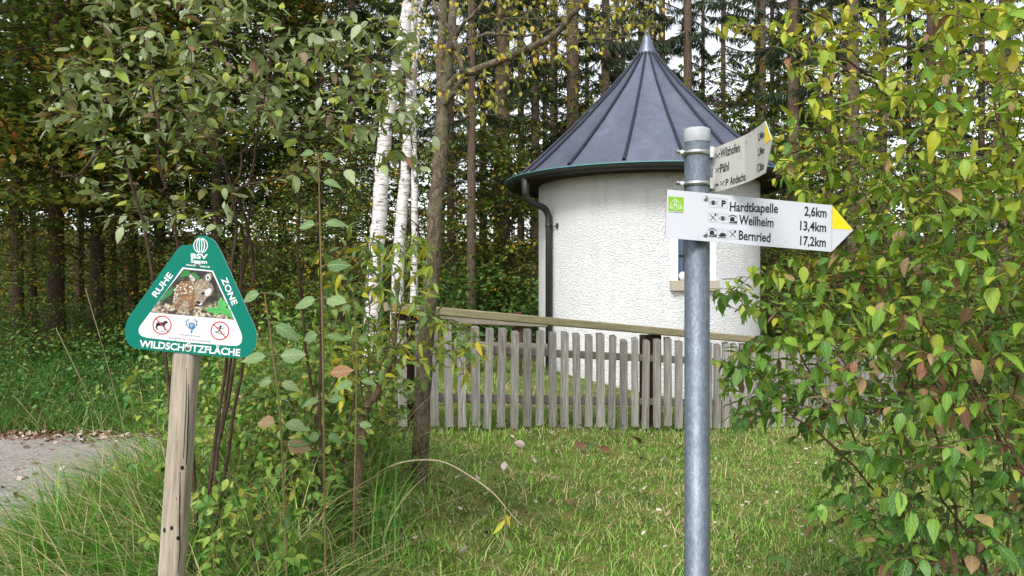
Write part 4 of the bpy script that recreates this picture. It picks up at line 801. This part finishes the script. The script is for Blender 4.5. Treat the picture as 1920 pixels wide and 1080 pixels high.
stalk([(612, 900), (606, 700), (602, 500), (597, 288)], 2.9, [(292, 2, .75, .55), (345, 1, .9, .75), (415, 2, 1.0, .7), (490, 1, 1.25, .2), (560, 2, 1.2, .75), (640, 2, 1.0, .6), (715, 1, 1.25, .97), (760, 2, .8, .6), (830, 2, .8, .5)], 'tallest single stemmed plant with pairs of large soft leaves beside the sapling', seed=3)
stalk([(545, 1000), (528, 830), (510, 650), (496, 550)], 2.75, [(552, 2, .95, .7), (605, 1, 1.15, .75), (660, 2, 1.25, .75), (712, 2, .9, .75), (790, 2, 1.1, .9), (850, 1, 1.15, .97), (835, 1, 1.0, .6)], 'shorter single stemmed plant with a brown withered leaf beside the green sign', seed=7)
stalk([(660, 900), (668, 760), (668, 660), (664, 560)], 3.3, [(640, 2, .8, .5), (720, 2, .9, .6), (780, 1, .8, .6), (570, 2, .7, .4)], 'thin stemmed plant with small pale leaves behind the crooked sapling', .004, 9)

# ---------------------------------------------------------------- dry arching stem over the lawn
ar = thing('arching_stem', gp3(-.62, 4.0), 'bare dry stem arching over the lawn with two hanging yellow leaves', 'stem'); tb = Tubes()
A = smoothline([S(x, y, 4.0 + (x - 690) * -.0012) for x, y in ((690, 905), (720, 880), (770, 864), (830, 866), (885, 895), (925, 925), (947, 950))], 6); tb.add(A, np.linspace(.005, .0032, len(A)), 6)
tb.add(smoothline([A[-1], S(947, 985, 3.7), S(945, 1015, 3.7), S(933, 1040, 3.7)], 5), .0025, 5); tb.add(smoothline([A[-1], S(962, 968, 3.68), S(978, 985, 3.66)], 5), .002, 5); tb.build('stalk', M['pale_twig'], ar)
lv = Leaves()
for x, y, dx, dz, l, t_ in ((947, 975, -.7, -.75, .085, .85), (950, 965, .25, -.9, .06, 1.), (948, 1010, .5, -.8, .07, .3)): lv.add(S(x, y, 3.69), np.array([dx, -.1, dz]), np.array([.2, -1, .3]), l, .28, t_)
lv.build('foliage', M['willow'], ar, 2, .15, .15)

# ---------------------------------------------------------------- birches
def birch_tree(px, d, label, seed, kids):
    P_ = [S(x, y, d) for x, y in px]; t = thing('birch_tree', gp3(P_[0][0], d), label, 'tree'); P_[0] = gp3(P_[0][0], d, -.1); pl_ = Plant(seed); dirn = nrm(P_[-1] - P_[-2]); P_ += [P_[-1] + dirn * 2.2 + UP * .3, P_[-1] + dirn * 4 + UP * 1.6]
    ix = pl_.stem(P_, kids[0] / F * d / 2, kids[0] / F * d / 2 * .45, 8, .004); rs = np.random.RandomState(seed)
    o = mesh('trunk', *[np.array(a) for a in tube(np.array(pl_.P), np.linspace(kids[0], kids[0] * .5, len(pl_.P)) / F * d / 2, 14)], M['birch_bark'], t, True)
    pl_.chains = []; c0 = np.array(pl_.P[-8]); T = c0 + rs.normal(0, 1, (90, 3)) * np.array([.9, .9, 1.4]) + np.array([0, 0, 0]); T = T[T[:, 2] > 4.6]; n0 = len(pl_.P)
    T2 = np.array([np.array(pl_.P[rs.randint(12, len(pl_.P))]) + np.array([rs.uniform(-.8, .8), rs.uniform(-.7, .5), rs.uniform(-.1, .3)]) for _ in range(14)]); pl_.grow(np.vstack([T, T2]), .2, .2, .03, .003)
    pl_.wood('branches', M['dark_bark'], t, 4, .02); lv = Leaves(); pl_.leaf_up(lv, .08, .05, .65, lambda p, rs: rs.uniform(0, 1), .5, False, .8, .4, .5, .1, .6); lv.build('crown', M['birchleaf'], t, 1, .2, .2); return t
birch_tree([(694, 700), (697, 620), (704, 500), (712, 390), (722, 250), (745, 130), (762, 30), (770, -60)], 8.4, 'leaning birch nearest the sign, white bark with dark patches at its foot', 41, (33,))
birch_tree([(743, 690), (745, 560), (750, 440), (760, 330), (768, 200), (772, 90), (778, -60)], 9.6, 'second birch, upright white trunk between the leaning birch and the lichened tree', 42, (25,))
birch_tree([(776, 690), (776, 540), (778, 400), (776, 300), (774, 200), (784, 60), (800, -60)], 10.6, 'slimmest birch, partly hidden behind the lichened fruit tree', 43, (15,))
# ---------------------------------------------------------------- forest trees: shared crown meshes
def crown_mesh(kind, seed):
    """a crown about the origin of its tree; returns (V, faces, tint, branch tubes)"""
    rs = np.random.RandomState(seed); lv = Leaves(); tb = Tubes()
    if kind == 'spruce':
        h = 3.0
        while h < 14:
            dead = h < 4.2
            for k in range(rs.randint(1, 4)):
                a = rs.uniform(0, 2 * math.pi); L = (rs.uniform(.4, 1.1) if dead else rs.uniform(1.2, 2.4) * (1 - max(0, h - 8) / 14)); dr = np.array([math.cos(a), math.sin(a), 0])
                P_ = np.array([dr * L * t + UP * (h - .25 * L * t - .10 * L * math.sin(t * 3)) for t in np.linspace(0, 1, 6)]); tb.add(P_, np.linspace(.02, .004, 6), 4)
                if dead and rs.rand() < .7: continue
                n = int(L * 120); t = rs.rand(n) ** .7; p = np.stack([np.interp(t, np.linspace(0, 1, 6), P_[:, i]) for i in range(3)], 1); sd = np.array([-dr[1], dr[0], 0])
                D = sd * rs.choice([-1, 1], n)[:, None] * .5 + dr * .45 + rs.normal(0, .18, (n, 3)) - UP * rs.uniform(.2, 1.1, n)[:, None]
                lv.add(p, nrm(D), UP + rs.normal(0, .5, (n, 3)), rs.uniform(.10, .30, n), .11, np.clip(rs.normal(.45 + (h - 6) * .02, .22, n), 0, 1))
            h += rs.uniform(.35, .8)
    else:                                                       # broadleaf: loose tiers of leafy sprays
        h0, h1, R = {'beech': (1.9, 13, 3.2), 'understory': (.3, 3.6, 1.3)}[kind]; N = {'beech': 105, 'understory': 90}[kind]
        for k in range(N):
            h = rs.uniform(h0, h1); a = rs.uniform(0, 2 * math.pi); u = (h - h0) / (h1 - h0); L = R * rs.uniform(.45, 1) * (1 - .6 * u ** 2); dr = np.array([math.cos(a), math.sin(a), 0])
            P_ = np.array([dr * L * t + UP * (h + .35 * L * t - .25 * L * t * t) for t in np.linspace(0, 1, 6)]) + rs.normal(0, .03, (6, 3)) * np.linspace(0, 1, 6)[:, None]; tb.add(P_, np.linspace(.018 if kind == 'beech' else .008, .003, 6), 4)
            n = int(L * (44 if kind == 'beech' else 42)); t = rs.uniform(.25, 1.05, n); p = np.stack([np.interp(t, np.linspace(0, 1, 6), P_[:, i]) for i in range(3)], 1)
            p = p + np.stack([rs.normal(0, .22 * L / 2 + .06, n), rs.normal(0, .22 * L / 2 + .06, n), rs.normal(-.03, .07, n)], 1); c = rs.normal(.40, .2)
            lv.add(p, nrm(rs.normal(0, 1, (n, 3)) * [1, 1, .35] - UP * .2), UP + rs.normal(0, .35, (n, 3)), rs.uniform(.07, .13, n) * (1.25 if kind == 'beech' else .75), .6, np.clip(rs.normal(c, .16, n), 0, 1))
    return lv, tb
protos = {}
def proto(kind, v):
    if (kind, v) not in protos:
        lv, tb = crown_mesh(kind, v * 7 + len(kind)); P, D, U, L, W, T_ = lv.cat(); V, F_, tt_ = leaves(P, D, U, L, W, T_, 1, .2, .2)
        o1 = bigmesh('crown', V, F_, M['needle' if kind == 'spruce' else 'beech' if kind == 'beech' else 'wood_leaf'], None, tt_); o2 = tb.build('branches', M['dark_bark'])
        protos[kind, v] = (o1.data, o2.data); bpy.data.objects.remove(o1); bpy.data.objects.remove(o2)
    return protos[kind, v]
trunk_me = {}
def trunk_mesh(kind, v):
    if (kind, v) not in trunk_me:
        rs = np.random.RandomState(v + 50); H = {'spruce': 18, 'beech': 13, 'understory': 2.6}[kind]; z = np.linspace(-.4, H, 26); P_ = np.stack([np.cumsum(rs.normal(0, .012, 26)), np.cumsum(rs.normal(0, .012, 26)), z], 1); P_[:, :2] -= P_[2, :2]
        R_ = .5 * (1 - .6 * np.clip(z, 0, 99) / H) * (1 + .5 * np.exp(-np.clip(z, 0, 9) * 2.2)); V, Q = tube(P_, R_, 12); o = bigmesh('trunk', V, Q, M['spruce_bark' if kind == 'spruce' else 'dark_bark']); trunk_me[kind, v] = o.data; bpy.data.objects.remove(o)
    return trunk_me[kind, v]
def forest_tree(kind, v, x, y, diam, label, name, group, rz=0, scale=1, bark=None, cat='tree'):
    t = thing(name, gp3(x, y), label, cat, group); a, b = proto(kind, v)
    o = link('trunk', trunk_mesh(kind, v), t); o.scale = (diam, diam, scale); o.rotation_euler = (0, 0, rz)
    if bark:
        o.data = o.data if False else o.data
    for nm, me in (('crown', a), ('branches', b)):
        o = link(nm, me, t); o.rotation_euler = (0, 0, rz); o.scale = (scale,) * 3
    return t
rs = np.random.RandomState(77)
SPR = 'spruces standing behind the chapel'
spruces = [  # pixel column, trunk width in pixels, distance, label
 (884, 17, 14.5, 'isolated grey spruce trunk in the gap left of the chapel, sunk in dark undergrowth'), (942, 33, 17, 'broad dark spruce trunk directly left of the chapel roof edge'), (1003, 18, 20, 'mid sized spruce trunk behind the left slope of the cone roof'),
 (1021, 10, 27, 'very thin spruce trunk squeezed between two thicker ones left of the roof'), (1037, 13, 23, 'thin spruce trunk just left of the broad lit spruce by the cone roof'), (1073, 27, 17, 'broad brown spruce trunk crossed by the long bare limb, left of the spire'),
 (1100, 10, 27, 'thin spruce trunk right of the broad brown spruce, left of the spire'), (1135, 20, 19, 'straight spruce trunk nearest the spire on its left side'), (1156, 13, 24, 'thin spruce trunk almost touching the spire on its left'),
 (1242, 15, 23, 'thin spruce trunk rising immediately right of the spire tip'), (1290, 20, 19, 'pale clear spruce trunk against the white sky, right of the spire'), (1356, 12, 24, 'slender dark spruce trunk alone between sky gaps, right of the pale spruce'),
 (1431, 15, 22, 'left one of the close pair of dark spruces above the bent arrow'), (1448, 11, 24, 'right one of the close pair of dark spruces above the bent arrow'), (1487, 25, 15.5, 'grey lichened spruce trunk at the edge of the yellow green shrub'), (1521, 10, 26, 'thin spruce trunk seen through the top of the shrub beside the grey trunk'),
 (1556, 16, 22, 'dark spruce trunk seen through the upper shrub twigs'), (1655, 18, 21, 'dark spruce trunk above the middle of the big shrub'), (1705, 12, 26, 'thin spruce trunk above the big shrub, beside the darker one'), (1745, 20, 20, 'dark spruce trunk showing through gaps in the upper middle of the shrub'), (1840, 14, 23, 'thin dark spruce trunk between the two near the top right shrub leaves'), (1585, 13, 24, 'thin dark spruce trunk beside the one seen through the upper shrub twigs'), (1800, 16, 20, 'spruce trunk behind the top right part of the shrub'), (1880, 18, 18, 'spruce trunk at the right edge behind the shrub'),
 (1600, 26, 15, 'spruce trunk hidden behind the middle of the big shrub'), (1220, 12, 28, 'thin distant spruce trunk directly behind the spire'),
 (845, 16, 22, 'spruce trunk half hidden behind the lichened fruit tree'), (905, 12, 25, 'thin spruce trunk beside the isolated grey spruce'), (975, 13, 26, 'thin spruce trunk between the broad dark spruce and the cone roof'), (660, 18, 18, 'spruce trunk behind the leaning birch'), (600, 14, 21, 'spruce trunk behind the tallest single stemmed plant')]
for k, (px, wpx, d, lab) in enumerate(spruces):
    p = S(px, 540, d); forest_tree('spruce', k % 4, p[0], p[1], wpx / F * d / 1.0 * 1.02, lab, 'spruce_tree', SPR, rs.uniform(0, 6.28), rs.uniform(.9, 1.15))
for k in range(22):
    d = rs.uniform(26, 38); p = S(rs.uniform(560, 1900), 540, d); forest_tree('spruce', k % 4, p[0], p[1], rs.uniform(.16, .3), 'thin far spruce trunk deep in the wood behind the nearer spruces', 'spruce_tree', 'far thin spruces deep in the wood', rs.uniform(0, 6.28), rs.uniform(.8, 1.1))
BE = 'dark broadleaf trees beyond the path'
beeches = [(105, 30, 13.5, 'thickest dark beech trunk beyond the gravel path'), (32, 22, 15, 'dark beech trunk at the left edge beyond the path'), (62, 12, 18, 'thin beech trunk between the edge trunk and the thickest beech'), (183, 26, 14.5, 'beech trunk directly left of the green sign'), (212, 12, 19, 'thin dark beech stem close beside the sign at its left'),
 (300, 22, 15.5, 'beech trunk behind the top of the green sign'), (405, 20, 14, 'beech trunk just right of the green sign'), (440, 11, 19, 'thin beech trunk right of the sign behind the wayfaring shrub'), (530, 18, 17, 'beech trunk behind the shorter single stemmed plant'), (-60, 30, 12, 'beech just outside the left edge, its leaves reaching in'), (580, 14, 22, 'beech far behind the tallest young plant'), (250, 16, 21, 'beech deep in the wood behind the sign'), (150, 14, 24, 'beech deep in the wood above the path')]
for k, (px, wpx, d, lab) in enumerate(beeches):
    p = S(px, 540, d); forest_tree('beech', k % 4, p[0], p[1], wpx / F * d, lab, 'beech_tree', BE, rs.uniform(0, 6.28), rs.uniform(.95, 1.2))
UN = 'young leafy trees under the forest'
und = [(855, 15.8, 1.2, 'leafy young tree behind the fence corner and the birches'), (935, 15.6, 1.1, 'leafy young tree touching the left side of the chapel wall'), (770, 12, .8, 'leafy young tree behind the second birch'), (690, 12, .8, 'leafy bush behind the foot of the second birch'), (420, 16, 1.2, 'leafy young tree far behind the sign and the wayfaring shrub'), (150, 17, 1.3, 'leafy young tree deep in the wood above the gravel path'), (20, 18, 1.4, 'leafy young tree deep in the wood at the left edge'), (290, 18, 1.4, 'leafy young tree deep in the wood behind the sign tip'), (540, 17, 1.5, 'leafy young tree deep in the wood behind the tallest young plant'), (640, 11, .85, 'leafy young tree behind the leaning birch foot'), (560, 12, .8, 'leafy bush behind the young plants'), (960, 15.5, 1.3, 'tall leafy young tree behind the chapel gutter'),
 (480, 11.5, .7, 'low leafy bush right of the sign post'), (340, 13, .75, 'low leafy bush behind the green sign'), (230, 13.5, .7, 'low leafy bush left of the green sign'), (60, 12.5, .75, 'low leafy bush beyond the path at the left edge'), (1460, 14, 1.2, 'leafy young tree right of the chapel wall'), (1560, 12, 1.1, 'leafy young tree behind the left part of the big shrub'), (1700, 11, 1.2, 'leafy young tree behind the middle of the big shrub'), (1850, 10.5, 1.2, 'leafy young tree behind the right part of the big shrub'), (1390, 16.5, 1.8, 'tall leafy young tree above the bent arrow sign'), (1520, 17, 1.8, 'tall leafy young tree behind the grey lichened spruce'), (1060, 17, 1.6, 'tall leafy young tree behind the left roof slope')]
for k, (px, d, s_, lab) in enumerate(und):
    p = S(px, 540, d); forest_tree('understory', k % 4, p[0], p[1], .05, lab, 'young_tree', UN, rs.uniform(0, 6.28), s_)

# ---------------------------------------------------------------- the deep wood behind, one mass of leaves with gaps
def mass(name, N, xr, yr, zf, per, size, tintf, seed, mat, spread=(.8, .8, .35)):
    rs = np.random.RandomState(seed); x = rs.uniform(*xr, N); y = rs.uniform(*yr, N); z = zf(x, y, rs); keep = ~np.isnan(z); x, y, z = x[keep], y[keep], z[keep]
    C = np.repeat(np.stack([x, y, z + g(x, y)], 1), per, 0); n = len(C); P_ = C + rs.normal(0, 1, (n, 3)) * spread
    ct = np.repeat(tintf(x, y, z, rs), per); lv = Leaves(); lv.add(P_, nrm(rs.normal(0, 1, (n, 3)) * [1, 1, .5]), UP + rs.normal(0, .5, (n, 3)), size * rs.uniform(.6, 1.3, n), .6, np.clip(ct + rs.normal(0, .13, n), 0, 1))
    return tag(lv.build(name, mat, None, 1, .2, .2), kind='stuff')
def zwood(x, y, rs):
    n = len(x); u = rs.rand(n); b = x / y                                  # bearing: left is dense to the top, centre and right thin out above
    top = np.where(b < -.12, 14, 8.0); z = u ** 1.8 * top
    thin = np.where((b > .02) & (z > 4.2), .7, .95); thin = np.where((b > -.12) & (b <= .02) & (z > 5), .75, thin); thin = np.where((b > .19) & (b < .27) & (z > 3.2), .10, thin)
    return np.where(rs.rand(n) < thin, z, np.nan)
mass('distant_wood', 5600, (-40, 36), (24, 44), zwood, 34, .20, lambda x, y, z, rs: np.where(rs.rand(len(x)) < .16, rs.uniform(.7, 1, len(x)), rs.normal(.33, .16, len(x))), 61, M['wood_leaf'])
mass('canopy_leaves', 360, (-24, -2.5), (16, 26), lambda x, y, rs: rs.uniform(2.5, 12, len(x)), 30, .2, lambda x, y, z, rs: np.where(rs.rand(len(x)) < .14, rs.uniform(.7, 1, len(x)), rs.normal(.36, .16, len(x))), 62, M['beech'])
# low growth on the forest floor beyond the path and around the chapel
def zlow(x, y, rs): return rs.uniform(.0, .75, len(x)) ** 1.3
mass('forest_floor_growth', 1700, (-13, -1.2), (8.9, 17), lambda x, y, rs: np.where((x < -2.6) | (y > 10.5), zlow(x, y, rs), np.nan), 30, .062, lambda x, y, z, rs: rs.normal(.24, .2, len(x)), 63, M['herb'], (.22, .22, .10))
mass('forest_edge_growth', 1100, (-2.6, 9), (10.5, 19), lambda x, y, rs: np.where((x - CX) ** 2 + (y - CY) ** 2 > 5.5, zlow(x, y, rs) * 1.6, np.nan), 26, .09, lambda x, y, z, rs: rs.normal(.34, .2, len(x)), 64, M['herb'], (.25, .25, .14))

# ---------------------------------------------------------------- green herbs around the sapling
HB = 'leafy herbs beside the sapling'
def herb(x, y, h, n, seed, lab, L=.044):
    rs = np.random.RandomState(seed); t = thing('leafy_herb', gp3(x, y), lab, 'plant', HB); pl_ = Plant(seed)
    for k in range(n):
        a = rs.uniform(0, 6.28); r = h * rs.uniform(.1, .5); b0 = gp3(x + rs.normal(0, .06), y + rs.normal(0, .06), -.01); e = b0 + np.array([math.cos(a) * r, math.sin(a) * r, h * rs.uniform(.6, 1.05)])
        ix = pl_.stem([b0, b0 * .5 + e * .5 + UP * .1 * h, e], .004, .0015, 5, .006); pl_.chains[-1] = (ix, True)
    A = np.array(pl_.P); T = A[rs.randint(0, len(A), n * 9)] + rs.normal(0, .11, (n * 9, 3)) + UP * .05; T = T[T[:, 2] > g(T[:, 0], T[:, 1]) + .08]; pl_.grow(T, .05, .2, .006, .0012, maxd=.4)
    pl_.wood('stems', M['green_stem'], t, 4); lv = Leaves(); pl_.leaf_up(lv, .042, L, .58, lambda p, rs: np.clip(rs.normal(.6, .2), 0, 1), h * .9, True, .8, .4, .2, .15, .5); lv.build('foliage', M['herb'], t, 2, .15, .3)
for k, (px, d, h, n, lab) in enumerate([(432, 2.92, .62, 9, 'leafy herb just right of the wooden post, in front of the dark stems'), (462, 3.05, .6, 8, 'leafy herb between the wooden post and the shorter young plant'), (420, 3.6, .75, 9, 'leafy herb clump right behind the sign post'), (470, 4.0, .8, 10, 'leafy herb clump behind the shorter young plant'), (520, 4.3, .8, 10, 'leafy herb clump between the two young plants'), (580, 4.2, .75, 10, 'leafy herb clump behind the tallest young plant'), (640, 4.6, .75, 9, 'leafy herb clump behind the crooked sapling'), (700, 4.8, .6, 8, 'leafy herb clump near the fence corner'), (600, 4.5, .8, 9, 'leafy herb clump behind the tallest young plant and its neighbour'), (440, 5.0, .9, 10, 'tall leafy herb clump beyond the sign'), (530, 5.4, 1.0, 10, 'tall leafy herb clump beyond the young plants'), (620, 5.8, 1.0, 10, 'tall leafy herb clump in front of the leaning birch'), (380, 4.6, .75, 9, 'leafy herb clump behind the wooden sign post'), (550, 3.8, .7, 10, 'leafy herb clump close behind the shorter young plant'), (610, 3.9, .75, 10, 'leafy herb clump close behind the tallest young plant'), (650, 5.2, .95, 10, 'tall leafy herb clump between sapling and leaning birch'), (480, 4.7, .95, 10, 'tall leafy herb clump at the right of the sign'), (560, 5.0, .95, 10, 'tall leafy herb clump between the young plants and the birches'), (710, 5.6, .8, 9, 'leafy herb clump against the fence corner'), (410, 5.6, 1.0, 10, 'tall leafy herb clump beyond the sign and its post')]):
    p = S(px, 540, d); herb(p[0], p[1], h, n, 100 + k, lab)

# ---------------------------------------------------------------- grass
def blades(name, X, Y, H, W_, lean, tint, rs, nseg=3, mat='grass', dirs=None):
    n = len(X); a = rs.uniform(0, 2 * math.pi, n) if dirs is None else dirs; dr = np.stack([np.cos(a), np.sin(a), np.zeros(n)], 1); b = a + math.pi / 2 + rs.uniform(-.9, .9, n); sv = np.stack([np.cos(b), np.sin(b), np.zeros(n)], 1); base = np.stack([X, Y, g(X, Y) - .01], 1); rows = []
    for k in range(nseg + 1):
        t = k / nseg; c = base + (H * t * (1 - .38 * lean * t))[:, None] * UP + (H * lean * t ** 1.8)[:, None] * dr; wd = (W_ * (1 - t ** 1.6) * .5)[:, None]
        rows += [c] if k == nseg else [c - sv * wd, c + sv * wd]
    k = nseg * 2 + 1; V = np.stack(rows, 1).reshape(-1, 3); off = np.arange(n)[:, None, None] * k
    q = np.array([[2 * i, 2 * i + 1, 2 * i + 3, 2 * i + 2] for i in range(nseg - 1)]); t3 = np.array([[2 * nseg - 2, 2 * nseg - 1, 2 * nseg]])
    return tag(bigmesh(name, V, [(q[None] + off).reshape(-1, 4), (t3[None] + off).reshape(-1, 3)], M[mat], None, np.repeat(tint, k)), kind='stuff')
rs = np.random.RandomState(90); N = 110000
y = 2.6 + 8.4 * rs.rand(N) ** 1.25; x = rs.uniform(-.42, .72, N) * (y + .6); keep = (x > -2.0 + .2 * np.sin(y * 2)) & (((x - CX) ** 2 + (y - CY) ** 2) > (RW + .02) ** 2); x, y = x[keep], y[keep]; n = len(x)
patch = np.sin(x * 3.1 + 1.3 * np.sin(y * 2.2)) * np.sin(y * 3.7 + x * 1.2) + .5 * np.sin(x * 9 + y * 4) * np.sin(y * 11 - x * 3)
dry = rs.rand(n) < np.clip(.33 + .26 * patch, .06, .8); tt_ = np.where(dry, rs.uniform(.68, 1, n), np.clip(rs.normal(.46 - .08 * patch, .15, n), 0, .7)); tuft = rs.rand(n) < .07
near_f = np.exp(-((y - (6.95 + .545 * (x + .32))) / .35) ** 2)
blades('lawn_grass', x, y, np.where(tuft, rs.uniform(.10, .19, n), rs.uniform(.025, .07, n)) * (1 + .8 * near_f), rs.uniform(.004, .0085, n), np.where(dry, rs.uniform(.6, 1.4, n), rs.uniform(.2, 1.0, n)), tt_, rs)
# long arching grass on the bank round the wooden post
rs = np.random.RandomState(91); C = []
while len(C) < 520:
    x, y = rs.uniform(-3.1, .05), rs.uniform(2.0, 5.4); px = 960 + F * x / y
    if (x > -2.75 + .1 * (y - 3)) and (px < (620 if y < 3.7 else 720) - 60 * rs.rand()) and not (630 < px < 700 and y < 3.85) and not (y < 2.5 and abs(x + 1.0) < .35): C.append((x, y))
C = np.array(C); per = 46; X = np.repeat(C[:, 0], per) + rs.normal(0, .06, len(C) * per); Y = np.repeat(C[:, 1], per) + rs.normal(0, .06, len(C) * per); n = len(X); hc = np.repeat(rs.uniform(.32, .66, len(C)) * (.25 + .75 * ss(-2.5, -1.7, C[:, 0])), per)
blades('bank_grass', X, Y, hc * rs.uniform(.45, 1.3, n), rs.uniform(.004, .0105, n), np.clip(rs.normal(.95, .35, n), .2, 1.5), np.where(rs.rand(n) < .32, rs.uniform(.72, 1, n), np.clip(rs.normal(.18, .16, n), 0, .55)), rs, 6, 'grass', np.repeat(np.where(C[:, 0] < -1.15, rs.normal(3.7, .8, len(C)), rs.uniform(0, 6.28, len(C))), per) + rs.normal(0, .9, n))
rs = np.random.RandomState(93); n = 16000; X = rs.uniform(-12, -2.4, n); Y = 8.75 + 5 * rs.rand(n) ** 1.4 - .05 * (X + 4); cl_ = .5 + .5 * np.sin(X * 2.3 + np.sin(Y * 1.9)) * np.sin(Y * 2.7 + X)
blades('path_edge_grass', X, Y, rs.uniform(.15, .5, n) * (.5 + cl_), rs.uniform(.006, .012, n), rs.uniform(.4, 1.3, n), np.where(rs.rand(n) < .12, rs.uniform(.7, 1, n), np.clip(rs.normal(.08, .13, n), 0, .5)), rs, 4)
# seed stalks
for k, (x0, y0, x1, y1, d) in enumerate(((300, 800, 105, 615, 3.4), (200, 840, 25, 740, 3.8), (275, 850, 160, 540, 3.9), (240, 800, 60, 860, 3.2), (300, 760, 290, 590, 4.2))):
    b0 = gp3(S(x0, y0, d)[0], d); P_ = smoothline([b0, b0 * .4 + S(x1, y1, d) * .6 + UP * .04, S(x1, y1, d - .1)], 8); tb = Tubes(); tb.add(P_, np.linspace(.0016, .0007, len(P_)), 4)
    P2 = P_[-6:]; tb.add(P2, .0022, 4); tag(tb.build('seed_stalk', M['pale_twig']), ['dry seed stalk leaning far left above the path, highest tip', 'dry seed stalk leaning low over the path edge', 'dry seed stalk standing nearest the sign corner', 'dry seed stalk bent flat over the gravel', 'upright dry stalk beside the sign edge'][k], 'grass stalk')
# fallen leaves: a litter along the path, and single large ones on the lawn
def litter(name, X, Y, L, rs, dz=.02):
    n = len(X); a = rs.uniform(0, 6.28, n); lv = Leaves(); lv.add(np.stack([X, Y, g(X, Y) + dz], 1), nrm(np.stack([np.cos(a), np.sin(a), rs.uniform(-.1, .4, n)], 1)), UP + rs.normal(0, .4, (n, 3)), L, .6, rs.rand(n)); return tag(lv.build(name, M['dead'], None, 2, .35, -.2), kind='stuff')
rs = np.random.RandomState(92); n = 1500; X = rs.uniform(-8, -1.8, n); Y = np.where(rs.rand(n) < .75, 8.5 + rs.normal(0, .16, n) - .05 * (X + 4), rs.uniform(5.2, 8.6, n)); litter('path_leaf_litter', X, Y, rs.uniform(.04, .08, n), rs)
n = 800; Y = rs.uniform(4, 8.5, n); X = rs.uniform(-.15, .5, n) * Y; litter('lawn_leaf_litter', X, Y, rs.uniform(.018, .042, n), rs, .05)
FL = 'large fallen leaves on the lawn'
for k, (px, py, L, t_, lab) in enumerate([(985, 835, .085, .8, 'pale curled fallen leaf below the fence, nearest the lichened tree'), (1098, 842, .09, .25, 'reddish brown fallen leaf below the fence'), (1143, 845, .085, .3, 'brown folded fallen leaf beside the reddish one'), (1203, 831, .09, .05, 'dark brown fallen leaf just under the pickets'), (1269, 843, .07, .45, 'fallen leaf standing against the steel pole'), (945, 882, .07, .95, 'whitish fallen leaf in the middle of the lawn'), (865, 897, .06, .9, 'pinkish fallen leaf beside the lichened trunk'), (1240, 866, .07, .97, 'bright pale fallen leaf near the steel pole'), (1183, 921, .055, .85, 'small pale fallen leaf in the sunny grass'), (860, 1040, .06, .92, 'curled whitish fallen leaf at the bottom of the lawn'), (898, 790, .06, .1, 'dark fallen leaf under the leftmost pickets'), (1068, 948, .05, .35, 'orange brown fallen leaf in the lawn middle')]):
    r = np.array([(px - 960) / F, 1, -(py - 540) / F]); d = next((t for t in np.arange(2.5, 12, .02) if CAMZ + r[2] * t < g(r[0] * t, t) + .05), 6)
    p = np.array([r[0] * d, d, CAMZ + r[2] * d]); rs = np.random.RandomState(k); a = rs.uniform(0, 6.28); V, F_, tt_ = leaves([p], [[math.cos(a), math.sin(a), .25]], [UP + rs.normal(0, .5, 3)], L, .7, np.array([t_]), 2, .5, -.35)
    tag(bigmesh('fallen_leaf', V, F_, M['dead'], None, tt_), lab, 'leaf', FL)
